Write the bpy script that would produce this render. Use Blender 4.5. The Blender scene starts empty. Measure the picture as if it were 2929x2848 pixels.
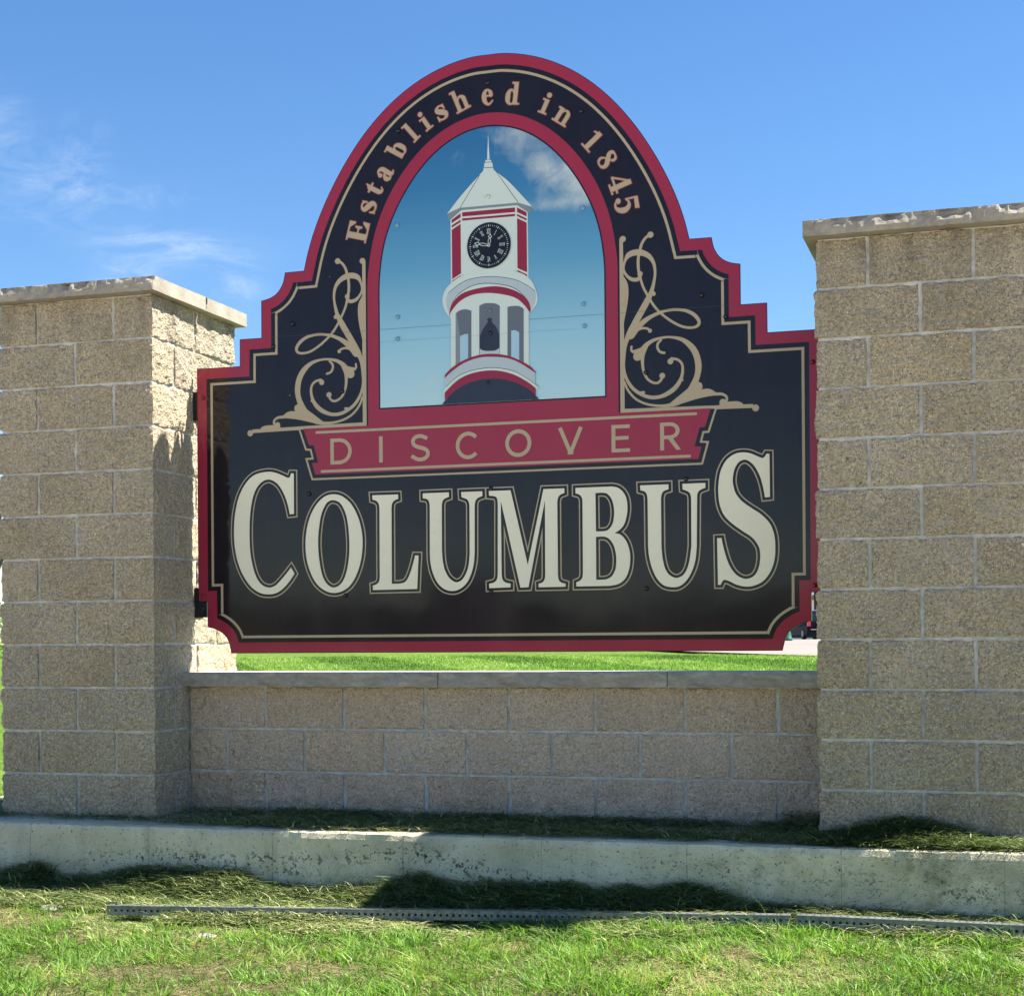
import bpy, bmesh, math, random
import numpy as np
from mathutils import Vector, Matrix, noise
from mathutils.geometry import delaunay_2d_cdt

random.seed(7)
rng = np.random.default_rng(7)
C = bpy.context.scene.collection
scene = bpy.context.scene
R = math.radians

SUN_E = 4.3
EXPO = 1.93
SKY_STR = 0.0500
SKY_SAT = 1.22
SKY_HUE = 0.503
CLOUDS = [(12, 235, 40, 50, 0.42), (70, 330, 70, 50, 0.22), (215, 370, 110, 22, 0.42), (335, 472, 110, 26, 0.9), (460, 550, 40, 45, 0.5), (165, 300, 40, 60, 0.32), (120, 415, 130, 22, 0.25), (250, 520, 60, 26, 0.5)]
CLOUD_COL = (5.4, 6.0, 6.6, 1)

# ------------------------------------------------------------------ camera
B0 = 1.0728                       # height of the eye-level block joint above the ground at the footing
TH = 0.302548                     # camera turned left of the structure's depth axis
RO = 0.007059                     # slight roll of the hand-held camera
cam = bpy.data.cameras.new('camera')
cam.sensor_width = 36.0
cam.lens = 36.0 * 4558.2 / 2929.0
cam.shift_x = -0.00099
cam.shift_y = 0.1393
cam.clip_start = 0.1
cam.clip_end = 3000
co = bpy.data.objects.new('camera', cam)
C.objects.link(co)
rt = Vector((math.cos(TH), math.sin(TH), 0)); fw = Vector((-math.sin(TH), math.cos(TH), 0)); zz = Vector((0, 0, 1))
cr, sr = math.cos(RO), math.sin(RO)
ri = cr * rt - sr * zz
up = sr * rt + cr * zz
mt = Matrix((ri, up, -fw)).transposed().to_4x4()
mt.translation = Vector((3.79013, -6.55611, B0 + 0.00438))
co.matrix_world = mt
scene.camera = co
CAM = mt.translation.copy()

# ------------------------------------------------------------------ light
sd = Vector((1.0, 0.36, 1.56)).normalized()        # towards the sun
SUN_EL = math.asin(sd.z); SUN_AZ = math.atan2(sd.x, sd.y)
sun = bpy.data.lights.new('sun', 'SUN'); sun.energy = SUN_E; sun.angle = R(0.53); sun.color = (1.0, 0.93, 0.82)
so = bpy.data.objects.new('sun', sun); C.objects.link(so)
so.rotation_euler = sd.to_track_quat('Z', 'Y').to_euler()
so.location = (10, 4, 16)

scene.view_settings.view_transform = 'Standard'
scene.view_settings.look = 'None'
scene.view_settings.gamma = 1.0
scene.view_settings.use_curve_mapping = False
scene.view_settings.exposure = EXPO


class N:                                            # small node-tree helper
    def __init__(s, tree): s.t = tree; s.n = tree.nodes; s.l = tree.links
    def new(s, typ, **kw):
        nd = s.n.new(typ)
        for k, v in kw.items():
            if k.startswith('in_'): s.put(nd.inputs[k[3:].replace('_', ' ')], v)
            else: setattr(nd, k, v)
        return nd
    def put(s, sock, v):
        if isinstance(v, bpy.types.NodeSocket): s.l.new(v, sock)
        else: sock.default_value = v
    def math(s, op, a, b=0.0, c=None, clamp=False):
        nd = s.n.new('ShaderNodeMath'); nd.operation = op; nd.use_clamp = clamp
        s.put(nd.inputs[0], a); s.put(nd.inputs[1], b)
        if c is not None: s.put(nd.inputs[2], c)
        return nd.outputs[0]
    def vmath(s, op, a, b):
        nd = s.n.new('ShaderNodeVectorMath'); nd.operation = op
        s.put(nd.inputs[0], a); s.put(nd.inputs[1], b)
        return nd.outputs['Value'] if op in ('LENGTH', 'DOT_PRODUCT', 'DISTANCE') else nd.outputs[0]
    def mix(s, f, a, b, mode='MIX'):
        nd = s.n.new('ShaderNodeMix'); nd.data_type = 'RGBA'; nd.blend_type = mode; nd.clamp_factor = True
        s.put(nd.inputs[0], f); s.put(nd.inputs[6], a); s.put(nd.inputs[7], b)
        return nd.outputs[2]
    def noise(s, vec, scale, detail=2.0, rough=0.5, dist=0.0):
        nd = s.n.new('ShaderNodeTexNoise')
        s.put(nd.inputs['Vector'], vec); nd.inputs['Scale'].default_value = scale
        nd.inputs['Detail'].default_value = detail; nd.inputs['Roughness'].default_value = rough
        nd.inputs['Distortion'].default_value = dist
        return nd.outputs['Fac']
    def vor(s, vec, scale, feature='F1', rand=1.0):
        nd = s.n.new('ShaderNodeTexVoronoi'); nd.feature = feature
        s.put(nd.inputs['Vector'], vec); nd.inputs['Scale'].default_value = scale
        nd.inputs['Randomness'].default_value = rand
        return nd
    def ramp(s, f, stops):
        nd = s.n.new('ShaderNodeValToRGB'); cr = nd.color_ramp
        while len(cr.elements) < len(stops): cr.elements.new(0.5)
        for e, (p, c) in zip(cr.elements, stops):
            e.position = p; e.color = c if len(c) == 4 else (*c, 1)
        s.put(nd.inputs[0], f)
        return nd.outputs[0]
    def rng(s, v, a, b, c=0.0, d=1.0):
        nd = s.n.new('ShaderNodeMapRange'); s.put(nd.inputs[0], v)
        for i, q in enumerate((a, b, c, d)): nd.inputs[i + 1].default_value = q
        return nd.outputs[0]


# sky: Nishita daylight with thin wisps of cirrus low on the left
world = bpy.data.worlds.new('World'); scene.world = world; world.use_nodes = True
w = N(world.node_tree); w.n.clear()
sky = w.new('ShaderNodeTexSky', sky_type='NISHITA', sun_disc=False, sun_elevation=SUN_EL, sun_rotation=SUN_AZ)
sky.altitude = 300; sky.air_density = 1.0; sky.dust_density = 0.15; sky.ozone_density = 3.0
hs = w.new('ShaderNodeHueSaturation', in_Saturation=SKY_SAT, in_Value=1.0, in_Color=sky.outputs[0])
hs.inputs['Hue'].default_value = SKY_HUE
tc = w.new('ShaderNodeTexCoord')
def dirv(px, py):                                   # direction of a feature of the sky
    u = (px - 979) / 3047.0; v = -(py - 1228) / 3047.0
    return (fw + rt * u + zz * v).normalized()
mask = None
for px, py, sx, sz, st in CLOUDS:
    d = dirv(px, py); h = Vector((d.x, d.y, 0)).normalized(); side = Vector((h.y, -h.x, 0)); upv = side.cross(d) * 1.0
    df = w.vmath('SUBTRACT', tc.outputs['Generated'], tuple(d))
    a = w.math('MULTIPLY', w.vmath('DOT_PRODUCT', df, tuple(side)), 3047.0 / sx)
    b = w.math('MULTIPLY', w.vmath('DOT_PRODUCT', df, tuple(upv)), 3047.0 / sz)
    q = w.math('ADD', w.math('MULTIPLY', a, a), w.math('MULTIPLY', b, b))
    m = w.math('MULTIPLY', w.math('POWER', 2.718, w.math('MULTIPLY', q, -1.0)), st)
    mask = m if mask is None else w.math('ADD', mask, m)
mp = w.new('ShaderNodeMapping', in_Vector=tc.outputs['Generated'], in_Scale=(1.0, 1.0, 2.6), in_Rotation=(0.25, 0.1, 0.3))
wis = w.noise(mp.outputs[0], 15.0, 10.0, 0.66, 1.6)
wis2 = w.noise(mp.outputs[0], 60.0, 8.0, 0.7, 0.9)
ff = w.math('MULTIPLY', w.rng(wis, 0.40, 0.72), w.rng(wis2, 0.25, 0.75, 0.35, 1.0))
ff = w.math('MULTIPLY', ff, mask, clamp=True)
ff = w.math('ADD', ff, w.math('MULTIPLY', w.math('MULTIPLY', mask, w.rng(wis, 0.2, 0.8)), 0.10), clamp=True)
colr = w.mix(ff, hs.outputs[0], CLOUD_COL)
bg = w.new('ShaderNodeBackground', in_Color=colr, in_Strength=SKY_STR)
wo = w.new('ShaderNodeOutputWorld'); w.l.new(bg.outputs[0], wo.inputs[0])


# ------------------------------------------------------------------ materials
def mat(name):
    m = bpy.data.materials.new(name); m.use_nodes = True
    t = N(m.node_tree); t.n.clear()
    o = t.new('ShaderNodeOutputMaterial'); p = t.new('ShaderNodeBsdfPrincipled')
    t.l.new(p.outputs[0], o.inputs[0])
    return m, t, p, o
def bump(t, p, h, dist, strength=1.0, prev=None):
    b = t.new('ShaderNodeBump', in_Height=h, in_Distance=dist, in_Strength=strength)
    if prev: t.l.new(prev, b.inputs['Normal'])
    t.l.new(b.outputs[0], p.inputs['Normal'])
    return b.outputs[0]
def plain(name, col, rough=0.5, metal=0.0, coat=0.0):
    m, t, p, o = mat(name)
    p.inputs['Base Color'].default_value = (*col, 1); p.inputs['Roughness'].default_value = rough
    p.inputs['Metallic'].default_value = metal; p.inputs['Coat Weight'].default_value = coat
    return m

def block_mat(name, lo, hi, pink):
    m, t, p, o = mat(name)
    tcn = t.new('ShaderNodeTexCoord'); oi = t.new('ShaderNodeObjectInfo')
    off = t.new('ShaderNodeCombineXYZ', in_X=t.math('MULTIPLY', oi.outputs['Random'], 37.0), in_Y=t.math('MULTIPLY', oi.outputs['Random'], 91.0), in_Z=0.0)
    v = t.vmath('ADD', tcn.outputs['Object'], off.outputs[0])
    geo = t.new('ShaderNodeNewGeometry')
    wv = geo.outputs['Position']
    g1 = t.noise(v, 80, 5, 0.8); g2 = t.noise(v, 9, 4, 0.6); vo = t.vor(v, 125); vo2 = t.vor(v, 260)
    base = t.ramp(g1, [(0.36, lo), (0.50, tuple((a + b) / 2 for a, b in zip(lo, hi))), (0.64, hi)])
    base = t.mix(t.rng(g2, 0.35, 0.7, 0, 0.45), base, pink)
    big = t.noise(wv, 2.3, 4, 0.6)
    base = t.mix(t.rng(big, 0.35, 0.65, 0, 0.35), base, (*[c * 0.72 for c in lo[:3]], 1) if False else (lo[0] * 1.25, lo[1] * 1.22, lo[2] * 1.25, 1))
    # aggregate grains
    cellr = t.new('ShaderNodeSeparateColor', in_Color=vo.outputs['Color'])
    near = t.rng(vo.outputs['Distance'], 0.15, 0.42, 1, 0)
    wh = t.math('MULTIPLY', near, t.math('GREATER_THAN', cellr.outputs[0], 0.84))
    base = t.mix(wh, base, (1.0, 0.98, 0.9, 1))
    br = t.math('MULTIPLY', near, t.math('LESS_THAN', cellr.outputs[0], 0.30))
    base = t.mix(t.math('MULTIPLY', br, 0.85), base, (lo[0] * 0.42, lo[1] * 0.40, lo[2] * 0.36, 1))
    c2 = t.new('ShaderNodeSeparateColor', in_Color=vo2.outputs['Color'])
    base = t.mix(t.math('MULTIPLY', t.math('GREATER_THAN', c2.outputs[1], 0.72), 0.35), base, (0.52, 0.36, 0.20, 1))
    # grey mortar smears
    sm = t.noise(wv, 6.0, 5, 0.65, 0.4)
    smf = t.math('MULTIPLY', t.rng(sm, 0.60, 0.70), t.rng(g1, 0.35, 0.6, 0.2, 0.8))
    base = t.mix(smf, base, (0.44, 0.43, 0.39, 1))
    spz = t.new('ShaderNodeSeparateXYZ', in_Vector=wv)
    st1 = t.new('ShaderNodeMapping', in_Vector=wv, in_Scale=(1, 1, 0.25))
    run = t.math('MULTIPLY', t.rng(t.noise(st1.outputs[0], 8, 4, 0.6), 0.40, 0.65), t.rng(spz.outputs[2], 2.25, 2.70, 0.0, 0.55))
    base = t.mix(run, base, (0.13, 0.12, 0.085, 1))
    foot_ = t.math('MULTIPLY', t.rng(t.noise(wv, 10, 5, 0.7), 0.42, 0.62), t.rng(spz.outputs[2], 0.50, 0.27, 0.0, 0.45))
    base = t.mix(foot_, base, (0.17, 0.145, 0.11, 1))
    blot = t.math('MULTIPLY', t.rng(t.noise(wv, 26, 4, 0.7), 0.64, 0.70), t.rng(t.noise(wv, 3.1, 2, 0.5), 0.52, 0.62))
    base = t.mix(t.math('MULTIPLY', blot, 0.8), base, (0.07, 0.07, 0.06, 1))
    # per block tone
    hsv = t.new('ShaderNodeHueSaturation', in_Color=base, in_Value=t.rng(oi.outputs['Random'], 0, 1, 0.93, 1.04), in_Saturation=t.rng(t.math('FRACT', t.math('MULTIPLY', oi.outputs['Random'], 7.7)), 0, 1, 0.84, 1.02))
    t.l.new(hsv.outputs[0], p.inputs['Base Color'])
    p.inputs['Roughness'].default_value = 0.85
    h = t.math('ADD', t.math('MULTIPLY', g1, 1.0), t.math('MULTIPLY', t.rng(vo.outputs['Distance'], 0, 0.5, 1, 0), 0.45))
    h = t.math('ADD', h, t.math('MULTIPLY', t.noise(v, 38, 3, 0.6), 1.6))
    bump(t, p, h, 0.014, 1.0)
    return m
M = {}
M['block'] = block_mat('split_face_block', (0.22, 0.18, 0.108), (0.82, 0.72, 0.52), (0.55, 0.47, 0.34, 1))
M['wall_block'] = block_mat('split_face_block_wall', (0.44, 0.33, 0.23), (0.88, 0.71, 0.52), (0.74, 0.57, 0.43, 1))

m, t, p, o = mat('mortar')
tcn = t.new('ShaderNodeTexCoord'); n1 = t.noise(tcn.outputs['Object'], 30, 4, 0.6); n2 = t.noise(tcn.outputs['Object'], 220, 2, 0.6); n3 = t.noise(tcn.outputs['Object'], 3, 2, 0.6)
cc = t.ramp(n1, [(0.3, (0.33, 0.335, 0.32)), (0.7, (0.60, 0.60, 0.575))])
cc = t.mix(t.rng(n3, 0.4, 0.7, 0, 0.4), cc, (0.28, 0.275, 0.25, 1))
t.l.new(cc, p.inputs['Base Color']); p.inputs['Roughness'].default_value = 0.9
bump(t, p, t.math('ADD', n2, t.math('MULTIPLY', n1, 1.5)), 0.003)
M['mortar'] = m

m, t, p, o = mat('limestone_cap')
tcn = t.new('ShaderNodeTexCoord'); v = tcn.outputs['Object']
n1 = t.noise(v, 7, 5, 0.6); n2 = t.noise(v, 70, 4, 0.65)
cc = t.ramp(n1, [(0.3, (0.22, 0.20, 0.16)), (0.55, (0.30, 0.275, 0.23)), (0.75, (0.38, 0.355, 0.30))])
cc = t.mix(t.rng(n2, 0.55, 0.75, 0, 0.4), cc, (0.24, 0.21, 0.17, 1))
t.l.new(cc, p.inputs['Base Color']); p.inputs['Roughness'].default_value = 0.8
bump(t, p, t.math('ADD', n2, t.math('MULTIPLY', n1, 2)), 0.003)
M['cap'] = m
m, t, p, o = mat('weathered_cap')
tcn = t.new('ShaderNodeTexCoord'); v = tcn.outputs['Object']
mp2 = t.new('ShaderNodeMapping', in_Vector=v, in_Scale=(1, 1, 3.0))
n1 = t.noise(mp2.outputs[0], 9, 5, 0.65, 0.8); n2 = t.noise(v, 60, 4, 0.65)
cc = t.ramp(n1, [(0.3, (0.21, 0.19, 0.155)), (0.55, (0.31, 0.285, 0.24)), (0.75, (0.43, 0.395, 0.33))])
cc = t.mix(t.rng(n2, 0.55, 0.75, 0, 0.35), cc, (0.13, 0.125, 0.11, 1))
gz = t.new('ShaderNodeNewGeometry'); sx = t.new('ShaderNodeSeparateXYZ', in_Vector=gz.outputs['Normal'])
cc = t.mix(t.rng(sx.outputs[2], 0.6, 0.9), cc, (0.52, 0.50, 0.47, 1))      # paler on upward faces
t.l.new(cc, p.inputs['Base Color']); p.inputs['Roughness'].default_value = 0.8
bump(t, p, t.math('ADD', t.math('MULTIPLY', n2, 0.5), t.math('MULTIPLY', n1, 2)), 0.006)
M['wall_cap'] = m

m, t, p, o = mat('cast_concrete')
tcn = t.new('ShaderNodeTexCoord'); v = tcn.outputs['Object']
n1 = t.noise(v, 3.0, 5, 0.6); n2 = t.noise(v, 24, 5, 0.7); n3 = t.noise(v, 160, 2, 0.5)
cc = t.ramp(n1, [(0.3, (0.50, 0.455, 0.31)), (0.55, (0.64, 0.58, 0.42)), (0.75, (0.74, 0.66, 0.50))])
cc = t.mix(t.rng(n2, 0.5, 0.75, 0, 0.5), cc, (0.38, 0.38, 0.26, 1))
sep = t.new('ShaderNodeSeparateXYZ', in_Vector=v)
# greenish growth low down, pitted honeycombed seam
low = t.rng(sep.outputs[2], 0.02, 0.13, 1, 0)
cc = t.mix(t.math('MULTIPLY', low, t.rng(n2, 0.35, 0.65, 0.1, 0.6)), cc, (0.24, 0.25, 0.14, 1))
band = t.math('ABSOLUTE', t.math('SUBTRACT', sep.outputs[2], t.math('ADD', 0.09, t.math('MULTIPLY', t.math('SUBTRACT', t.noise(v, 1.1, 2, 0.5), 0.5), 0.32))))
bandf = t.rng(band, 0.0, 0.04, 1, 0)
pn = t.noise(v, 44, 6, 0.75, 0.3)
pit = t.math('MULTIPLY', t.rng(pn, 0.56, 0.64), bandf)
pit = t.math('MULTIPLY', pit, t.rng(t.noise(v, 1.9, 2, 0.5), 0.48, 0.58))
small = t.math('MULTIPLY', t.rng(t.noise(v, 85, 4, 0.6), 0.655, 0.70), 0.75)
stre = t.new('ShaderNodeMapping', in_Vector=v, in_Rotation=(0, 0.9, 0), in_Scale=(1, 1, 4.0))
clip = t.rng(t.noise(stre.outputs[0], 34, 3, 0.5, 1.0), 0.655, 0.69)
rightp = t.rng(sep.outputs[0], 1.6, 3.6, 0.25, 1.0)
clipf = t.math('MULTIPLY', t.math('MULTIPLY', clip, rightp), t.rng(t.noise(v, 2.6, 2, 0.5), 0.35, 0.62))
allp = t.math('MAXIMUM', pit, small)
stn = t.math('MULTIPLY', t.rng(t.noise(v, 2.4, 6, 0.7, 0.6), 0.48, 0.68), t.rng(sep.outputs[0], 0.5, 3.2, 0.25, 0.75))
cc = t.mix(stn, cc, (0.20, 0.19, 0.10, 1))
moss = t.math('MULTIPLY', t.rng(t.noise(v, 7, 6, 0.75, 0.5), 0.52, 0.66), t.math('MAXIMUM', t.rng(sep.outputs[2], 0.12, 0.0, 0.0, 0.9), t.rng(sep.outputs[0], 2.6, 3.8, 0.0, 0.7)))
cc = t.mix(moss, cc, (0.10, 0.115, 0.045, 1))
drip = t.new('ShaderNodeMapping', in_Vector=v, in_Scale=(1, 1, 0.12))
cc = t.mix(t.rng(t.noise(drip.outputs[0], 11, 4, 0.6), 0.55, 0.72, 0, 0.4), cc, (0.30, 0.28, 0.20, 1))
cc = t.mix(allp, cc, (0.06, 0.05, 0.03, 1))
cc = t.mix(clipf, cc, (0.035, 0.05, 0.018, 1))
# form-board lines
fx = t.math('ABSOLUTE', t.math('SUBTRACT', t.math('FRACT', t.math('ADD', t.math('MULTIPLY', sep.outputs[0], 1 / 0.61), 0.33)), 0.5))
line = t.math('LESS_THAN', t.math('ADD', fx, t.math('MULTIPLY', n2, 0.004)), 0.0055)
cc = t.mix(t.math('MULTIPLY', line, t.rng(n2, 0.4, 0.6, 0.1, 0.6)), cc, (0.12, 0.12, 0.10, 1))
t.l.new(cc, p.inputs['Base Color']); p.inputs['Roughness'].default_value = 0.9
hh = t.math('SUBTRACT', t.math('ADD', t.math('MULTIPLY', n2, 0.6), t.math('MULTIPLY', n3, 0.25)), t.math('MULTIPLY', allp, 2.0))
hh = t.math('SUBTRACT', hh, t.math('MULTIPLY', line, 0.8))
bump(t, p, hh, 0.012)
M['concrete'] = m

GLOSS = 0.065
def paint(name, col, rough=GLOSS, spec=0.33):
    m, t, p, o = mat(name)
    tcn = t.new('ShaderNodeTexCoord')
    n = t.noise(tcn.outputs['Object'], 2.2, 4, 0.6)
    dm = t.new('ShaderNodeMapping', in_Vector=tcn.outputs['Object'], in_Scale=(1, 1, 0.07))
    dust = t.math('ADD', t.math('MULTIPLY', t.rng(t.noise(dm.outputs[0], 26, 4, 0.6), 0.5, 0.8), 0.008), t.math('MULTIPLY', t.rng(t.noise(tcn.outputs['Object'], 3.5, 6, 0.7), 0.4, 0.8), 0.012))
    dot_ = t.vor(tcn.outputs['Object'], 9.0); dr_ = t.new('ShaderNodeSeparateColor', in_Color=dot_.outputs['Color'])
    dust = t.math('ADD', dust, t.math('MULTIPLY', t.math('MULTIPLY', t.math('LESS_THAN', dot_.outputs['Distance'], 0.025), t.math('GREATER_THAN', dr_.outputs[0], 0.75)), 0.5))
    t.l.new(t.mix(dust, (*col, 1), (0.42, 0.41, 0.38, 1)), p.inputs['Base Color'])
    t.l.new(t.rng(n, 0.3, 0.7, rough * 0.8, rough * 1.5), p.inputs['Roughness'])
    p.inputs['Specular IOR Level'].default_value = spec
    bump(t, p, t.noise(tcn.outputs['Object'], 3.0, 2, 0.5), 0.0012, 0.6)
    return m
M['black'] = paint('sign_black', (0.0115, 0.0080, 0.0115))
M['red'] = paint('sign_red', (0.29, 0.022, 0.050))
M['tan'] = paint('sign_tan', (0.40, 0.33, 0.22), 0.25)
M['cream'] = paint('sign_cream', (0.74, 0.71, 0.56), 0.25)
M['pink'] = paint('sign_letter_edge', (0.33, 0.075, 0.06), 0.25)
M['t_white'] = paint('print_white', (0.55, 0.64, 0.60))
M['t_gray'] = paint('print_grey', (0.19, 0.23, 0.25))
M['t_lgray'] = paint('print_light_grey', (0.40, 0.48, 0.52))
M['t_dgray'] = paint('print_mid_grey', (0.12, 0.14, 0.17))
M['t_line'] = paint('print_line', (0.06, 0.09, 0.10))
M['t_navy'] = paint('print_navy', (0.028, 0.031, 0.05))
M['t_sky'] = paint('print_pale_blue', (0.33, 0.52, 0.64))
M['t_red'] = paint('print_red', (0.25, 0.018, 0.045))
M['bolt_black'] = plain('bolt_black', (0.01, 0.01, 0.012), 0.25)
M['bolt_red'] = plain('bolt_red', (0.14, 0.008, 0.02), 0.2)
M['bolt_pale'] = plain('bolt_pale', (0.50, 0.60, 0.58), 0.25)
M['bolt_blue'] = plain('bolt_blue', (0.15, 0.34, 0.47), 0.4)
M['bolt_grey'] = plain('bolt_grey', (0.14, 0.16, 0.19), 0.25)
M['steel_black'] = plain('steel_black', (0.008, 0.009, 0.012), 0.35)

# printed sky behind the tower
m, t, p, o = mat('print_sky')
tcn = t.new('ShaderNodeTexCoord'); v = tcn.outputs['Object']; sep = t.new('ShaderNodeSeparateXYZ', in_Vector=v)
zf = t.rng(sep.outputs[2], 1.13, 2.42)
cc = t.ramp(zf, [(0.0, (0.42, 0.62, 0.68)), (0.25, (0.27, 0.51, 0.64)), (0.5, (0.105, 0.315, 0.50)), (0.78, (0.038, 0.18, 0.375)), (1.0, (0.025, 0.135, 0.315))])
msk = None
for cx_, cz_, sx_, sz_, st_ in [(0.44, 2.13, 0.15, 0.11, 1.5), (0.52, 2.17, 0.10, 0.12, 1.0), (0.26, 2.20, 0.07, 0.08, 0.95), (0.13, 2.36, 0.16, 0.07, 0.75), (0.16, 2.26, 0.08, 0.09, 0.55), (-0.17, 2.21, 0.08, 0.06, 0.22), (-0.28, 1.25, 0.08, 0.06, 0.5), (0.42, 1.36, 0.20, 0.012, 0.45), (0.36, 2.02, 0.2, 0.03, 0.5), (-0.14, 2.29, 0.08, 0.03, 0.2)]:
    a = t.math('DIVIDE', t.math('SUBTRACT', sep.outputs[0], cx_), sx_); b = t.math('DIVIDE', t.math('SUBTRACT', sep.outputs[2], cz_), sz_)
    q = t.math('MULTIPLY', t.math('POWER', 2.718, t.math('MULTIPLY', t.math('ADD', t.math('MULTIPLY', a, a), t.math('MULTIPLY', b, b)), -1.0)), st_)
    msk = q if msk is None else t.math('ADD', msk, q)
cn = t.noise(v, 9.0, 8, 0.62, 0.5)
cm = t.rng(t.math('ADD', msk, t.math('MULTIPLY', t.math('SUBTRACT', cn, 0.5), 1.7)), 0.25, 1.35)
cm = t.math('MULTIPLY', cm, t.rng(msk, 0.03, 0.3), clamp=True)
ccl = t.ramp(t.noise(v, 14, 5, 0.6), [(0.3, (0.32, 0.42, 0.47)), (0.7, (0.60, 0.65, 0.64))])
cc = t.mix(t.math('MULTIPLY', cm, 0.85), cc, ccl)
t.l.new(cc, p.inputs['Base Color']); p.inputs['Roughness'].default_value = GLOSS
bump(t, p, t.noise(v, 3.0, 2, 0.5), 0.0012, 0.6)
M['print_sky'] = m

m, t, p, o = mat('galvanised_steel')
tcn = t.new('ShaderNodeTexCoord'); n = t.noise(tcn.outputs['Object'], 40, 4, 0.6); n2 = t.noise(tcn.outputs['Object'], 5, 3, 0.6)
t.l.new(t.ramp(n, [(0.3, (0.11, 0.115, 0.115)), (0.7, (0.24, 0.25, 0.25))]), p.inputs['Base Color'])
p.inputs['Metallic'].default_value = 0.35; t.l.new(t.rng(n2, 0.3, 0.7, 0.38, 0.6), p.inputs['Roughness'])
M['galv'] = m

def leaf_mat(name, stops, rough=0.5, trans=0.35):
    m = bpy.data.materials.new(name); m.use_nodes = True
    t = N(m.node_tree); t.n.clear()
    o = t.new('ShaderNodeOutputMaterial')
    at = t.new('ShaderNodeAttribute', attribute_name='tone')
    col = t.ramp(at.outputs['Fac'], stops)
    p = t.new('ShaderNodeBsdfPrincipled', in_Roughness=rough); t.l.new(col, p.inputs['Base Color'])
    p.inputs['Specular IOR Level'].default_value = 0.35
    tr = t.new('ShaderNodeBsdfTranslucent'); t.l.new(t.mix(1.0, col, (1.5, 1.6, 0.7, 1), 'MULTIPLY'), tr.inputs[0])
    mx = t.new('ShaderNodeMixShader', in_Fac=trans); t.l.new(p.outputs[0], mx.inputs[1]); t.l.new(tr.outputs[0], mx.inputs[2])
    t.l.new(mx.outputs[0], o.inputs[0])
    return m
M['grass'] = leaf_mat('grass_blade', [(0.0, (0.042, 0.095, 0.016)), (0.3, (0.105, 0.225, 0.03)), (0.62, (0.21, 0.37, 0.065)), (0.80, (0.32, 0.42, 0.13)), (0.9, (0.46, 0.42, 0.21)), (1.0, (0.45, 0.33, 0.19))])
M['clip'] = leaf_mat('cut_grass', [(0.0, (0.018, 0.035, 0.010)), (0.35, (0.05, 0.09, 0.022)), (0.6, (0.13, 0.19, 0.05)), (0.85, (0.30, 0.36, 0.13)), (1.0, (0.46, 0.46, 0.24))], 0.55, 0.2)

m, t, p, o = mat('lawn_soil')
gg = t.new('ShaderNodeNewGeometry'); v = gg.outputs['Position']; sp = t.new('ShaderNodeSeparateXYZ', in_Vector=v)
st = t.new('ShaderNodeMapping', in_Vector=v, in_Scale=(1.0, 1.0, 1.0))
n1 = t.noise(v, 1.3, 5, 0.65); n2 = t.noise(v, 30, 4, 0.7); n3 = t.noise(v, 7.0, 5, 0.75)
rot = t.new('ShaderNodeMapping', in_Vector=v, in_Rotation=(0, 0, 0.62), in_Scale=(0.16, 0.8, 1))
mow = t.noise(rot.outputs[0], 1.4, 2, 0.5)
far = t.ramp(t.math('ADD', t.math('MULTIPLY', n3, 0.75), t.math('MULTIPLY', mow, 0.25)), [(0.30, (0.06, 0.12, 0.014)), (0.48, (0.10, 0.18, 0.024)), (0.62, (0.16, 0.24, 0.05)), (0.75, (0.23, 0.29, 0.09))])
near = t.ramp(n2, [(0.3, (0.05, 0.042, 0.02)), (0.5, (0.12, 0.105, 0.05)), (0.7, (0.26, 0.21, 0.12))])
cc = t.mix(t.rng(sp.outputs[1], 0.9, 1.3), near, far)
t.l.new(cc, p.inputs['Base Color']); p.inputs['Roughness'].default_value = 0.95; p.inputs['Specular IOR Level'].default_value = 0.1
bump(t, p, t.math('ADD', n2, t.math('MULTIPLY', n3, 3)), 0.03)
M['soil'] = m

m, t, p, o = mat('asphalt_pale')
gg = t.new('ShaderNodeNewGeometry'); v = gg.outputs['Position']
n1 = t.noise(v, 0.35, 5, 0.7); n2 = t.noise(v, 9, 4, 0.7)
cc = t.ramp(n1, [(0.3, (0.185, 0.155, 0.135)), (0.7, (0.25, 0.215, 0.19))])
crk = t.vor(v, 0.22, 'DISTANCE_TO_EDGE'); cc = t.mix(t.math('MULTIPLY', t.math('LESS_THAN', crk.outputs['Distance'], 0.006), 0.5), cc, (0.1, 0.09, 0.08, 1))
t.l.new(cc, p.inputs['Base Color']); p.inputs['Roughness'].default_value = 0.9
bump(t, p, n2, 0.004)
M['asphalt'] = m
m, t, p, o = mat('bounce_concrete')  # pale concrete of the added sheet that bounces sunlight
gg = t.new('ShaderNodeNewGeometry'); n1 = t.noise(gg.outputs['Position'], 1.5, 5, 0.7)
t.l.new(t.ramp(n1, [(0.3, (0.52, 0.45, 0.34)), (0.7, (0.62, 0.54, 0.42))]), p.inputs['Base Color']); p.inputs['Roughness'].default_value = 0.9
M['bounce_sheet'] = m
M['white'] = plain('white_paint', (0.75, 0.76, 0.78), 0.5)
M['brown'] = plain('brown_wood', (0.22, 0.10, 0.045), 0.7)
M['rim'] = plain('wheel_rim', (0.16, 0.16, 0.17), 0.4)
M['car_paint'] = plain('car_dark_blue', (0.003, 0.004, 0.012), 0.5)
M['car_paint'].node_tree.nodes['Principled BSDF'].inputs['Specular IOR Level'].default_value = 0.12
M['wood_dark'] = plain('wood_dark', (0.012, 0.016, 0.008), 1.0)
M['far_wall'] = plain('far_wall', (0.25, 0.22, 0.22), 0.9)
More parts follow.
